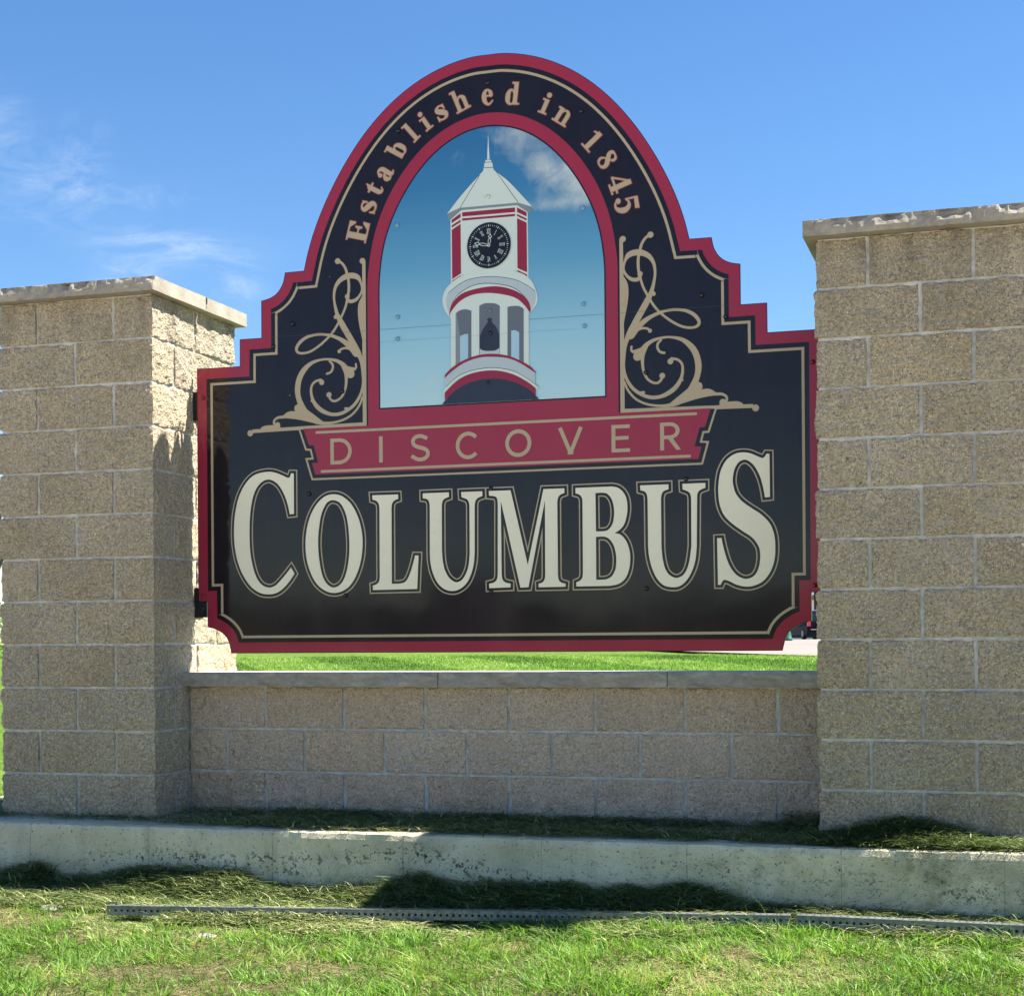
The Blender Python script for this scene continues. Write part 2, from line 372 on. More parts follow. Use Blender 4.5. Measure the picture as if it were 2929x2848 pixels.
M['glass_dark'] = plain('tinted_glass', (0.008, 0.012, 0.014), 0.05)
M['tail_red'] = plain('tail_light_red', (0.55, 0.02, 0.05), 0.2)
M['rubber'] = plain('rubber', (0.012, 0.012, 0.012), 0.8)
M['chrome'] = plain('chrome', (0.6, 0.62, 0.66), 0.15, 1.0)
M['post_green'] = plain('post_green', (0.03, 0.12, 0.09), 0.4)
M['bark'] = plain('bark', (0.10, 0.08, 0.065), 0.9)
M['window'] = plain('window_glass', (0.02, 0.03, 0.04), 0.05)
m, t, p, o = mat('pale_stone')
tcn = t.new('ShaderNodeTexCoord'); n = t.noise(tcn.outputs['Object'], 60, 4, 0.6)
t.l.new(t.ramp(n, [(0.3, (0.18, 0.17, 0.14)), (0.7, (0.30, 0.28, 0.24))]), p.inputs['Base Color']); p.inputs['Roughness'].default_value = 0.9
bump(t, p, n, 0.004)
M['stone'] = m

# ------------------------------------------------------------------ object helpers
def mesh(name, verts, faces, mats=None, fm=None, smooth=False):
    me = bpy.data.meshes.new(name); me.from_pydata([tuple(v) for v in verts], [], faces)
    for m_ in (mats or []): me.materials.append(m_)
    if fm: me.polygons.foreach_set('material_index', fm)
    if smooth: me.polygons.foreach_set('use_smooth', [True] * len(me.polygons))
    me.update()
    return me
def link(name, me, parent=None, loc=None, rot=None):
    o = bpy.data.objects.new(name, me); C.objects.link(o)
    if parent: o.parent = parent
    if loc: o.location = loc
    if rot: o.rotation_euler = rot
    return o
def tag(o, label=None, cat=None, group=None, kind=None):
    if label: o['label'] = label
    if cat: o['category'] = cat
    if group: o['group'] = group
    if kind: o['kind'] = kind
    return o
def empty(name, loc, label, cat, group=None, rz=0):
    return tag(link(name, None, None, loc, (0, 0, rz)), label, cat, group)
class MB:
    def __init__(s): s.v = []; s.f = []; s.m = []
    def add(s, v, f, k=0):
        b = len(s.v); s.v += [tuple(q) for q in v]; s.f += [tuple(b + i for i in q) for q in f]; s.m += [k] * len(f)
    def box(s, c, d, k=0, rz=0):
        x, y, z = c; a, b, h = d[0] / 2, d[1] / 2, d[2] / 2; ca, sa = math.cos(rz), math.sin(rz)
        v = [(x + ca * i * a - sa * j * b, y + sa * i * a + ca * j * b, z + l * h) for l in (-1, 1) for j in (-1, 1) for i in (-1, 1)]
        s.add(v, [(0, 2, 3, 1), (4, 5, 7, 6), (0, 1, 5, 4), (1, 3, 7, 5), (3, 2, 6, 7), (2, 0, 4, 6)], k)
    def lathe(s, prof, n=16, c=(0, 0, 0), axis='z', k=0):
        v = []; f = []
        for r_, h in prof:
            for i in range(n):
                a = 2 * math.pi * i / n; p_ = (r_ * math.cos(a), r_ * math.sin(a), h)
                if axis == 'y': p_ = (p_[0], p_[2], p_[1])
                if axis == 'x': p_ = (p_[2], p_[0], p_[1])
                v.append((c[0] + p_[0], c[1] + p_[1], c[2] + p_[2]))
        for j in range(len(prof) - 1):
            for i in range(n):
                f.append((j * n + i, j * n + (i + 1) % n, (j + 1) * n + (i + 1) % n, (j + 1) * n + i))
        f.append(tuple(range(n))[::-1]); f.append(tuple((len(prof) - 1) * n + i for i in range(n)))
        s.add(v, f, k)
    def build(s, name, mats, parent=None, smooth=False, loc=None, rot=None):
        return link(name, mesh(name, s.v, s.f, mats if isinstance(mats, list) else [mats], s.m, smooth), parent, loc, rot)

# grid box: subdivided box whose verts can be displaced
def grid_box(dx, dy, dz, step, fn):
    nx, ny, nz = (max(1, round(d / step)) for d in (dx, dy, dz))
    idx = {}; v = []; f = []
    def vid(i, j, k):
        q = (i, j, k)
        if q not in idx:
            idx[q] = len(v)
            x = (i / nx - .5) * dx; y = (j / ny - .5) * dy; z = (k / nz - .5) * dz
            v.append(fn(x, y, z, (i == nx) - (i == 0), (j == ny) - (j == 0), (k == nz) - (k == 0)))
        return idx[q]
    for i in range(nx):
        for j in range(ny):
            f.append((vid(i, j, 0), vid(i, j + 1, 0), vid(i + 1, j + 1, 0), vid(i + 1, j, 0)))
            f.append((vid(i, j, nz), vid(i + 1, j, nz), vid(i + 1, j + 1, nz), vid(i, j + 1, nz)))
    for i in range(nx):
        for k in range(nz):
            f.append((vid(i, 0, k), vid(i + 1, 0, k), vid(i + 1, 0, k + 1), vid(i, 0, k + 1)))
            f.append((vid(i, ny, k), vid(i, ny, k + 1), vid(i + 1, ny, k + 1), vid(i + 1, ny, k)))
    for j in range(ny):
        for k in range(nz):
            f.append((vid(0, j, k), vid(0, j, k + 1), vid(0, j + 1, k + 1), vid(0, j + 1, k)))
            f.append((vid(nx, j, k), vid(nx, j + 1, k), vid(nx, j + 1, k + 1), vid(nx, j, k + 1)))
    return v, f

def nz3(x, y, z, s, seed): return noise.noise(Vector((x * s + seed * 13.7, y * s + seed * 5.1, z * s - seed * 7.3)))

_bm = {}
def block_mesh(DX, DY, exp, seed, key, H=0.1932):
    """split-face block; exp = which of the four sides (-x, +x, -y, +y) are seen and therefore rough"""
    k = (round(DX, 3), round(DY, 3), exp, seed, key)
    if k in _bm: return _bm[k]
    hx, hy, hz = DX / 2, DY / 2, H / 2
    def fn(x, y, z, ix, iy, iz):
        ex = (ix < 0 and exp[0]) or (ix > 0 and exp[1]); ey = (iy < 0 and exp[2]) or (iy > 0 and exp[3])
        if not (ex or ey): return (x, y, z)
        a = nz3(x, y, z, 8, seed) * 0.011 + nz3(x, y, z, 27, seed + 3) * 0.0075 + nz3(x, y, z, 75, seed + 5) * 0.0052
        # arrises chipped back a little; the side joints of a seen face too
        e = hz - abs(z)
        if ey: e = min(e, hx - abs(x) if not ((x < 0 and exp[0]) or (x > 0 and exp[1])) else 1)
        if ex: e = min(e, hy - abs(y) if not ((y < 0 and exp[2]) or (y > 0 and exp[3])) else 1)
        d = a + 0.0030
        if d < 0: d *= 0.45
        d -= 0.0030 * math.exp(-e / 0.006)
        if iz: z -= iz * max(0, nz3(x, y, z, 32, seed + 8) + 0.15) * 0.009
        if ey and ix and not ((x < 0 and exp[0]) or (x > 0 and exp[1])): x -= ix * max(0, nz3(x, y, z, 32, seed + 6) + 0.1) * 0.006
        if ex and iy and not ((y < 0 and exp[2]) or (y > 0 and exp[3])): y -= iy * max(0, nz3(x, y, z, 32, seed + 4) + 0.1) * 0.006
        return (x + (ix * d if ex else 0), y + (iy * d if ey else 0), z)
    v, f = grid_box(DX, DY, H, 0.0088, fn)
    me = mesh('block', v, f, [M[key]])
    _bm[k] = me
    return me

# ------------------------------------------------------------------ terrain
def gz(x, y):
    if y < -0.25: return -0.045 - 0.035 * (-y - 0.25) - (0.03 * max(0, -y - 4))
    pts = [(-0.25, -0.045), (1.1, 0.16), (4, 0.27), (24, 0.73), (31, 0.83), (60, 0.94), (90, 1.0), (3000, 1.02)]
    for (a, b), (c, d) in zip(pts, pts[1:]):
        if y <= c: return b + (d - b) * (y - a) / (c - a)
    return 1.02
ys = [-400, -200, -100, -60, -40, -25, -15, -10, -8, -6, -5, -4, -3.4, -3, -2.6, -2.3, -2, -1.7, -1.4, -1.1, -0.8, -0.5, -0.24, 0.4, 1.12, 1.5, 2, 3, 4, 6, 9, 12, 15, 18, 21, 24, 27, 31, 36, 42, 50, 60, 75, 90, 120, 200, 400, 900, 2500]
xs = [-2500, -900, -400, -200, -100, -60, -40, -30, -24, -18, -14, -10, -8, -6, -5, -4, -3] + [q * 0.25 for q in range(-10, 29)] + [8, 9, 10, 12, 15, 20, 30, 50, 90, 200, 500, 2500]
vv = []
for y in ys:
    for x in xs:
        z = gz(x, y)
        if -6 < y < -0.3 and -4 < x < 8: z += nz3(x, y, 0, 1.6, 2) * 0.022 + nz3(x, y, 0, 5, 4) * 0.008
        if y > 3 and y < 60: z += nz3(x, y, 0, 0.15, 3) * 0.05
        vv.append((x, y, z))
nx_ = len(xs)
ff_ = [(j * nx_ + i, j * nx_ + i + 1, (j + 1) * nx_ + i + 1, (j + 1) * nx_ + i) for j in range(len(ys) - 1) for i in range(nx_ - 1)]
tag(link('ground', mesh('ground', vv, ff_, [M['soil']], smooth=True)), kind='structure', label='grass covered ground around and behind the stone sign')

# pale pavement of the car park behind
P1 = Vector((0.35, 23.8)); dr = Vector((-6.05, 7.5)).normalized(); nr = Vector((dr.y, -dr.x))
vv = []; ss = [-12, -8, -5, -2, 0, 2, 4, 7, 10, 15, 20, 30, 45, 65, 100]; tt = [0, 1, 2, 4, 6, 9, 13, 18, 25, 35, 50, 70, 100, 140]
for s_ in ss:
    for t_ in tt:
        q = P1 + dr * s_ + nr * (t_ + (nz3(s_, 0, 0, 0.9, 4) * 0.25 if t_ == 0 else 0))
        vv.append((q.x, q.y, gz(q.x, q.y) + 0.03))
ff_ = [(i * len(tt) + j, i * len(tt) + j + 1, (i + 1) * len(tt) + j + 1, (i + 1) * len(tt) + j) for i in range(len(ss) - 1) for j in range(len(tt) - 1)]
ff_ = [q[::-1] for q in ff_]
tag(link('pavement', mesh('pavement', vv, ff_, [M['asphalt']], smooth=True)), kind='structure', label='sunlit pale pavement beyond the lawn')

# unseen pale concrete sheet in front, added to bounce sunlight onto the shaded faces
vv = [(x_, y_, gz(x_, y_) + 0.05) for y_ in (-28, -20, -14, -10, -8, -6, -5, -4, -2.95) for x_ in (-60, -20, -8, 0, 8, 20, 60)]
ff_ = [(j * 7 + i, j * 7 + i + 1, (j + 1) * 7 + i + 1, (j + 1) * 7 + i) for j in range(8) for i in range(6)]
tag(link('bounce_sheet', mesh('bounce_sheet', vv, ff_, [M['bounce_sheet']], smooth=True)), kind='structure', label='pale concrete road in front of the sign where the viewer stands')

# concrete footing under the wall and pillars
def foot(x, y, z, ix, iy, iz):
    if iy < 0 or ix:
        y2 = y + nz3(x, y, z, 3, 1) * 0.012 + nz3(x, y, z, 18, 2) * 0.005 + (0.008 * (1 if z > 0.12 else 0) if iz == 1 else 0)
    else: y2 = y
    if iz == 1 and iy < 0: z -= 0.004 + abs(nz3(x, 0, 0, 22, 6)) * 0.010
    if iz == 1: z += nz3(x, y, 0, 5, 9) * 0.002
    return (x, y2, z)
fv, ffc = grid_box(6.6, 1.36, 0.50, 0.03, foot)
fo = link('concrete_footing', mesh('concrete_footing', fv, ffc, [M['concrete']]), None, None)
fo.data.transform(Matrix.Translation((1.9, 0.44, 0.01))); 
tag(fo, kind='structure', label='cast concrete footing under the stone pillars and wall')

# ------------------------------------------------------------------ masonry
CH = 0.2032; W = 0.8180; Q = W / 4; J = 0.0135; BZ = 0.26
def make_cap(name, x0, x1, y0, y1, z0, h, parent, key, seed, rough_front=True, rough_side=0):
    dx, dy = x1 - x0, y1 - y0
    def fn(x, y, z, ix, iy, iz):
        tz = (z + h / 2) / h
        ox, oy, oz = x, y, z
        if iy < 0 and rough_front:
            n = nz3(x, 0, z, 14, seed) * 0.009 + nz3(x, 0, z, 45, seed + 2) * 0.008
            slope = max(0, tz - 0.40) * (0.016 + 0.055 * max(0, nz3(x, 0, 0, 30, seed + 4) + 0.15))
            oy = y + n + slope
            ox += nz3(x, z, 0, 30, seed + 7) * 0.003 if not ix else 0
            if iz == 1: oz -= abs(nz3(x, 0, 0, 25, seed + 5)) * 0.007
        if ix and iy < 0: ox -= ix * 0.003
        if ix and rough_side: ox += nz3(0, y, z, 12, seed + 9) * 0.001
        if iz and not iy: oz += nz3(x, y, 0, 8, seed) * 0.0015
        return (ox, oy, oz)
    v, f = grid_box(dx - 0.004, dy - 0.004, h, 0.011, fn)
    return link('cap_slab', mesh('cap_slab', v, f, [M[key]]), parent, ((x0 + x1) / 2, (y0 + y1) / 2, z0 + h / 2))

def pillar(name, x0, label, caps, seedbase):
    root = empty(name, (x0 + W / 2, W / 2, BZ), label, 'pillar', 'stone block pillars holding the sign')
    ox, oy = -W / 2, -W / 2
    mc = MB(); g = 0.0060
    mc.box((0, 0, 6 * CH), (W - 2 * g, W - 2 * g, 12 * CH - 0.002))
    me = mc.build('mortar', M['mortar'], root)
    for r_ in range(12):
        zc = (11 - r_) * CH + CH / 2
        odd = r_ % 2 == 0
        items = []
        h = W / 2
        for a in (0, 1):
            for b in (0, 1): items.append((Q / 2 + a * (W - Q), h / 2 + b * h, True))
        for b in (0, 1): items.append((W / 2, Q / 2 + b * (W - Q), False))
        if not odd: items = [(b, a, not t_) for a, b, t_ in items]
        for k, (cx_, cy_, along_y) in enumerate(items):
            lx, ly = (Q, h) if along_y else (h, Q)
            ax0, ax1, ay0, ay1 = cx_ - lx / 2, cx_ + lx / 2, cy_ - ly / 2, cy_ + ly / 2
            exp = (ax0 < 0.001, ax1 > W - 0.001, ay0 < 0.001, ay1 > W - 0.001)
            # joints are half on each side; a seen face comes out to the face of the pillar
            ax0 += 0 if exp[0] else J / 2; ax1 -= 0 if exp[1] else J / 2; ay0 += 0 if exp[2] else J / 2; ay1 -= 0 if exp[3] else J / 2
            me = block_mesh(ax1 - ax0, ay1 - ay0, exp, random.randrange(5), 'block')
            link('block', me, root, (ox + (ax0 + ax1) / 2, oy + (ay0 + ay1) / 2, zc))
    for i, (a, b, c_, d) in enumerate(caps):
        make_cap('cap', a - x0 - W / 2, b - x0 - W / 2, c_ - W / 2, d - W / 2, 12 * CH + 0.001, 0.066, root, 'cap', seedbase + i)
    return root
OX, OY = 0.05, 0.065
pillar('stone_pillar', -W, 'left stone block pillar with sunlit side face beside the red edged sign', [(-W - OX, OX, -OY, 0.435), (-W - OX, OX, 0.437, W + 0.055)], 11)
D1 = 3.0468
pillar('stone_pillar', D1, 'right stone block pillar cut off by the right frame edge, larger and nearer', [(D1 - OX, D1 + W + OX, -OY, 0.435), (D1 - OX, D1 + W + OX, 0.437, W + 0.055)], 31)

wall = empty('stone_wall', (D1 / 2, 0.43, BZ), 'low stone block wall under the sign between the two pillars', 'wall')
YW = 0.330; TW = 0.1945
mc = MB(); mc.box((0, YW + TW / 2 - 0.43, 1.5 * CH), (D1 - 0.004, TW - 0.012, 3 * CH - 0.002)); mc.build('mortar', M['mortar'], wall)
for r_ in range(3):
    e = [0.004] + ([0.405 + 0.4045 * k for k in range(7)] if r_ != 1 else [0.2025 + 0.4045 * k for k in range(7)]) + [D1 - 0.004]
    for a, b in zip(e, e[1:]):
        if b - a < 0.03: continue
        me = block_mesh(b - a - J, TW, (False, False, True, True), random.randrange(6), 'wall_block')
        link('block', me, wall, ((a + b) / 2 - D1 / 2, YW + TW / 2 - 0.43, (2 - r_) * CH + CH / 2))
for i, (a, b) in enumerate([(-0.028, 1.298), (1.302, 2.36), (2.364, D1 - 0.012)]):
    def fn(x, y, z, ix, iy, iz, s=50 + i * 3, h=0.066):
        oy = y; oz = z
        if iy < 0: oy += nz3(x, 0, z * 2, 7, s) * 0.009 + nz3(x, 0, z, 30, s + 1) * 0.005 + 0.004 * (iz == 1)
        return (x, oy, oz)
    y0 = 0.268 - 0.43; y1 = 0.585 - 0.43
    v_, f_ = grid_box(b - a, y1 - y0, 0.066, 0.012, fn)
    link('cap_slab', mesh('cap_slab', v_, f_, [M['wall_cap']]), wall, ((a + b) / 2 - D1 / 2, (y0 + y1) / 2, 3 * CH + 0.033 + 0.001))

# flat artwork of the sign, millimetres on its face: across from the middle, up from eye level
LETTERS = [
    ('C', ['-999.3,807.8c -985.3,807.3c -985.7,614.6c -1007.5,613.2c -1017.2,657.9 -1036.4,709.6 -1066.9,756.7 -1106,781.1 -1142.7,777.3 -1174,752.8 -1197,709.9 -1211.7,648.7 -1219.1,571.8 -1219.7,494.7 -1215.1,427.7 -1202.5,365.7 -1183.1,314 -1155.1,280.1 -1118.5,266.7 -1084.6,276.3 -1053.5,303.9 -1025.3,334 -1002.7,360.1c -985.1,330.7c -1008.8,298 -1042.6,262.8 -1082.1,239.4 -1127.2,234.5 -1172.3,244.4 -1217.4,276 -1256.8,330.8 -1284.8,398.4 -1299.6,476.1 -1301.9,553.5 -1294.4,630.7 -1273.8,707.4 -1236.3,770.5 -1190.6,807.3 -1128.3,819.4 -1083.3,814.6 -1044.1,799.3 -1016.2,787 -1006.1,791.2']),
    ('O', ['-778.6,700.8 -734.9,689.2 -691.5,652.5 -659.3,596.1 -639.7,530.2 -634.7,464.7 -641.8,394.5 -664,324.5 -697.1,272.2 -738.3,244.2 -782.2,235.8 -826.1,246.6 -870,280.3 -901.7,334.2 -921.7,400.6 -926.7,471.9 -918.9,542.9 -897.9,608.4 -864.3,660.6 -822.7,693.2', '-779.9,673.1 -748.8,659.4 -724.5,620.8 -708.5,562.3 -701.1,466.3 -705.5,390.8 -721.3,320.6 -746.2,278.1 -783.1,261.1 -817.6,279.4 -842,322.9 -856.4,394.1 -861.9,470.3 -856.9,541.2 -844.3,606.8 -823,651.7 -803.6,668.8']),
    ('L', ['-584.3,689.2c -454.7,688.8c -453.8,668.3c -472.6,661.4 -485,645.8 -487.9,623.4c -488.9,273.7c -451.4,274 -424.7,280 -408.6,297.2 -395,326.8 -382.5,363.9 -372.1,403.4c -354.6,403c -362.7,247.6c -583.3,246.2c -584.3,266.8c -564.2,273.5 -552.3,287.3 -548.9,307.3c -548.1,627.8c -551.7,648 -564,662.4 -582.8,669.1c']),
    ('U', ['-331.7,689.5c -203.7,690.1c -203.3,668.8c -224.9,661.2 -235.5,647.7 -238.8,628c -239.3,420.2c -234.9,370.6 -224.7,330.9 -204,295.9 -172.7,275.6 -144,284.9 -122.9,314.1 -109.6,353.2 -104,407.2c -103.4,623.7c -107.4,643.5 -117.7,656.1 -142.2,665.8c -143.5,689c -41.2,689.4c -40.9,667.3c -63.2,659.2 -74.7,644.9 -78.5,622.9c -80,416.5c -83.5,367.4 -96.9,313.6 -120.6,269.7 -154.7,243.2 -188.7,235.4 -228,244.4 -261.9,274.7 -285.3,322.2 -296.5,372 -298.8,421.6c -297.8,629.9c -301.3,649.8 -311.8,662.6 -331.3,666.7c']),
    ('M', ['-9.7,689.3c 94.6,689.1c 174.1,347.3c 250.6,689c 348.7,688.9c 349,668.2c 329.4,660.6 318.3,646.5 315.1,624.8c 315.7,300.8c 319.1,279 329,266.7 351.5,259.1c 350.4,246c 224.6,245.7c 224.2,261.3c 243.5,268.2 253.7,282.6 256.4,306.8c 257.3,638.8c 176.4,246.5c 138.3,245.7c 47.6,643.3c 49.2,310.8c 52.6,286.2 65.4,271.4 91.4,264.5c 91.3,247.5c -10.9,245.7c -11.3,265.4c 14,272.3 27,286.7 30.7,311.1c 33.1,634c 29.7,653.7 19.5,663.8 -8.8,668.2c']),
    ('B', ['400.6,688.8c 568,689.6c 596,682.9 620.3,662.9 634.8,633.8 639.4,595.5 635.7,557.4 624.2,519.6 604.4,496.2 579.8,481.6c 609.2,472.2 633.4,442.9 646.8,404.4 650.5,366.2 644.7,318.6 627.3,278.4 597.8,255 558.4,246.6c 401.4,246.4c 401.5,264.7c 419,272.6 430,286.8 432.7,308.4c 433,621.3c 430.7,643 419.3,657.8 400.4,664.7c', '492.8,663c 533.3,662.6 553,652.8 568.6,630.7 577.2,597 578.4,568.2 574.3,534.8 564.3,511.2 546.9,494.9 527.2,490.7c 494.1,491.1c', '493.9,466.6c 531.9,466.6 556.5,454.4 575.9,425.2 585.5,386.8 586.7,353.2 582.5,319.9 567.6,291.4 545.3,277.5 525.6,274.5c 494,274.6c']),
    ('U', ['697.6,689.8c 825.9,689.9c 826.2,668.6c 805,661.3 795.2,647.4 791.7,628.6c 792.1,410.5c 798,358.2 809.7,315.3 828.8,288.9 857.5,276.5 886.3,286.4 905.7,313.4 917.9,355.6 926.5,416.7c 927,624.1c 923.3,643 912.9,655.2 889.1,665.4c 887.8,690c 990.3,690.1c 990.1,669c 967.7,660.3 955.7,646.6 953.2,623.2c 950.3,416.1c 944.1,355 929.5,308.2 905.3,266.2 874,240.8 842.8,235.6 802,244.4 770.8,275.7 749.4,321.3 736.2,373.8 732.1,421.4c 731.2,630.6c 727.5,649.7 717.9,661.9 698.5,668.3c']),
    ('S', ['1258.5,807.3c 1271.5,806.7c 1272.5,619.5c 1250.7,617.9c 1242.7,664.7 1229.1,711.7 1208.4,752.1 1185.3,776.3 1162,785.2 1136.1,773.6 1118.6,743.9 1111.3,706.8 1113.4,674 1125.8,636.1 1153.7,602.5 1193.2,573.2 1234.9,544 1271.7,503.4 1289.9,454.2 1294.1,398.4 1289.1,342.8 1270.2,292.1 1237.5,253.2 1195.4,235.3 1158.1,233.6 1120.7,243.6 1092.6,258.1 1071.4,264.1 1061.9,256.3 1054.8,242.4c 1043,242.6c 1040.6,446.7c 1060,447.1c 1065.4,417.9 1076.9,373.2 1093.1,328.3 1116.3,292.8 1144.3,272.1 1172.3,267 1200.4,278.6 1219.2,307.1 1227.9,348.8 1226.8,390.7 1215.4,418.9 1192.3,447.4 1150.4,476.5 1108.4,508.1 1073.4,544.2 1053.5,591.7 1047.3,648.2 1050,699.7 1060.7,746.1 1084.6,787.4 1120,811.6 1157.5,817.1 1190.2,811.1 1218.1,798.3 1240.3,789.4 1250.6,794.6']),
]
ARC = [
    ('E', -597, 1918, -697, 1944, 97),
    ('s', -556, 2029, -629, 2049, 59),
    ('t', -526, 2098, -606, 2141, 51),
    ('a', -477, 2168, -541, 2208, 66),
    ('b', -412, 2269, -494, 2319, 72),
    ('l', -346, 2330, -411, 2405, 42),
    ('i', -284, 2373, -338, 2453, 41),
    ('s', -214, 2410, -243, 2473, 58),
    ('h', -117, 2441, -157, 2539, 72),
    ('e', -2, 2454, -6, 2525, 58),
    ('d', 113, 2443, 125, 2544, 69),
    ('i', 255, 2388, 297, 2475, 42),
    ('n', 332, 2335, 371, 2391, 75),
    ('1', 455, 2210, 528, 2271, 53),
    ('8', 520, 2127, 596, 2170, 72),
    ('4', 566, 2024, 661, 2056, 78),
    ('5', 593, 1933, 699, 1950, 78),
]
SCROLL = [
    '752,1799,12 731,1787,12 714,1764,12 705,1737,13 697,1701,13 696,1660,13 702,1623,12 715,1576,11 738,1529,11 770,1477,11 807,1438,11 853,1403,11 899,1380,11 940,1375,11 963,1384,13 966,1404,15 945,1431,16 909,1451,14 863,1459,12 821,1457,12 784,1448,15 752,1435,17 723,1418,22 691,1391,26 662,1356,29',
    '704,1616,15 690,1604,17 664,1608,16 641,1628,12 629,1656,10 636,1690,11 653,1716,24 684,1725,27 716,1720,26 746,1702,21 766,1671,15 772,1631,12 767,1591,13 755,1546,19 733,1502,28 707,1458,29 681,1414,29 653,1366,26 635,1321,18 628,1271,15 627,1216,12 640,1165,13 668,1122,15 707,1093,15 749,1078,16 791,1079,16 832,1095,20 865,1121,20 886,1156,15 893,1192,12 889,1219,11 870,1238,11 843,1244,12',
    '669,1285,13 709,1291,22 730,1311,20 760,1329,15 797,1338,11 839,1339,10 889,1326,17 928,1296,25 953,1256,28 963,1206,28 957,1161,26 938,1117,30 911,1078,30 874,1050,22 832,1039,15 781,1039,11 725,1051,10 679,1076,10 646,1114,10 630,1152,9',
    '727,1306,23 714,1271,19 712,1234,14 717,1197,12 733,1162,11 759,1143,11 782,1141,11 798,1156,11',
    '663,1308,10 662,1292,10 673,1282,10 697,1283,17',
    '797,1329,9 782,1314,11 781,1294,11 792,1277,11 811,1271,11',
    '660,1349,17 681,1375,15 709,1386,11 733,1384,10 746,1376,10',
    '642,1154,7 665,1123,10 691,1103,10 714,1103,10',
    '1038,1077,13 1065,1076,12 1084,1065,11 1087,1049,11 1070,1041,11',
]
DOTS = [
    (752, 1798, 14),
    (626, 1789, 14),
    (1213, 1008, 15),
    (704, 1628, 12),
    (838, 1232, 13),
    (801, 1171, 13),
    (747, 1373, 9),
    (690, 1263, 20),
    (706, 1282, 17),
    (1069, 1041, 14),
    (764, 1536, 10),
    (717, 1102, 6),
    (890, 1147, 6),
]
SCPOLY = [
    '610.5,1790.3c 626.9,1789c 628,1674.4c 629.7,1261.9c 629.4,1032.8c 896.5,1029.4c 1202.4,1025.6c 1202.2,1008.6c 896.3,1012.7c 610.5,1016.4c',
    '625.8,1628.7c 645.2,1595.2 650.6,1562.8 648.4,1517.1 639.6,1467.4 630.9,1426.8 626,1395c',
    '938.4,1125.9c 959,1133.8 975.9,1128.4 980.3,1112.3 975.7,1101.3c 1002.1,1103 1022.5,1096.5 1039.3,1084.4c 1061,1083.2c 1058.7,1074.3c 1001.9,1068.3 956.2,1060.8 896.6,1045.7 850.5,1034.5c 813.5,1031.8c 859.9,1066.7c',
    '1053.8,1025.1c 1060.7,1040.5 1101.4,1041.6 1132.9,1040.8 1153.1,1033.5 1162,1020.5c',
]
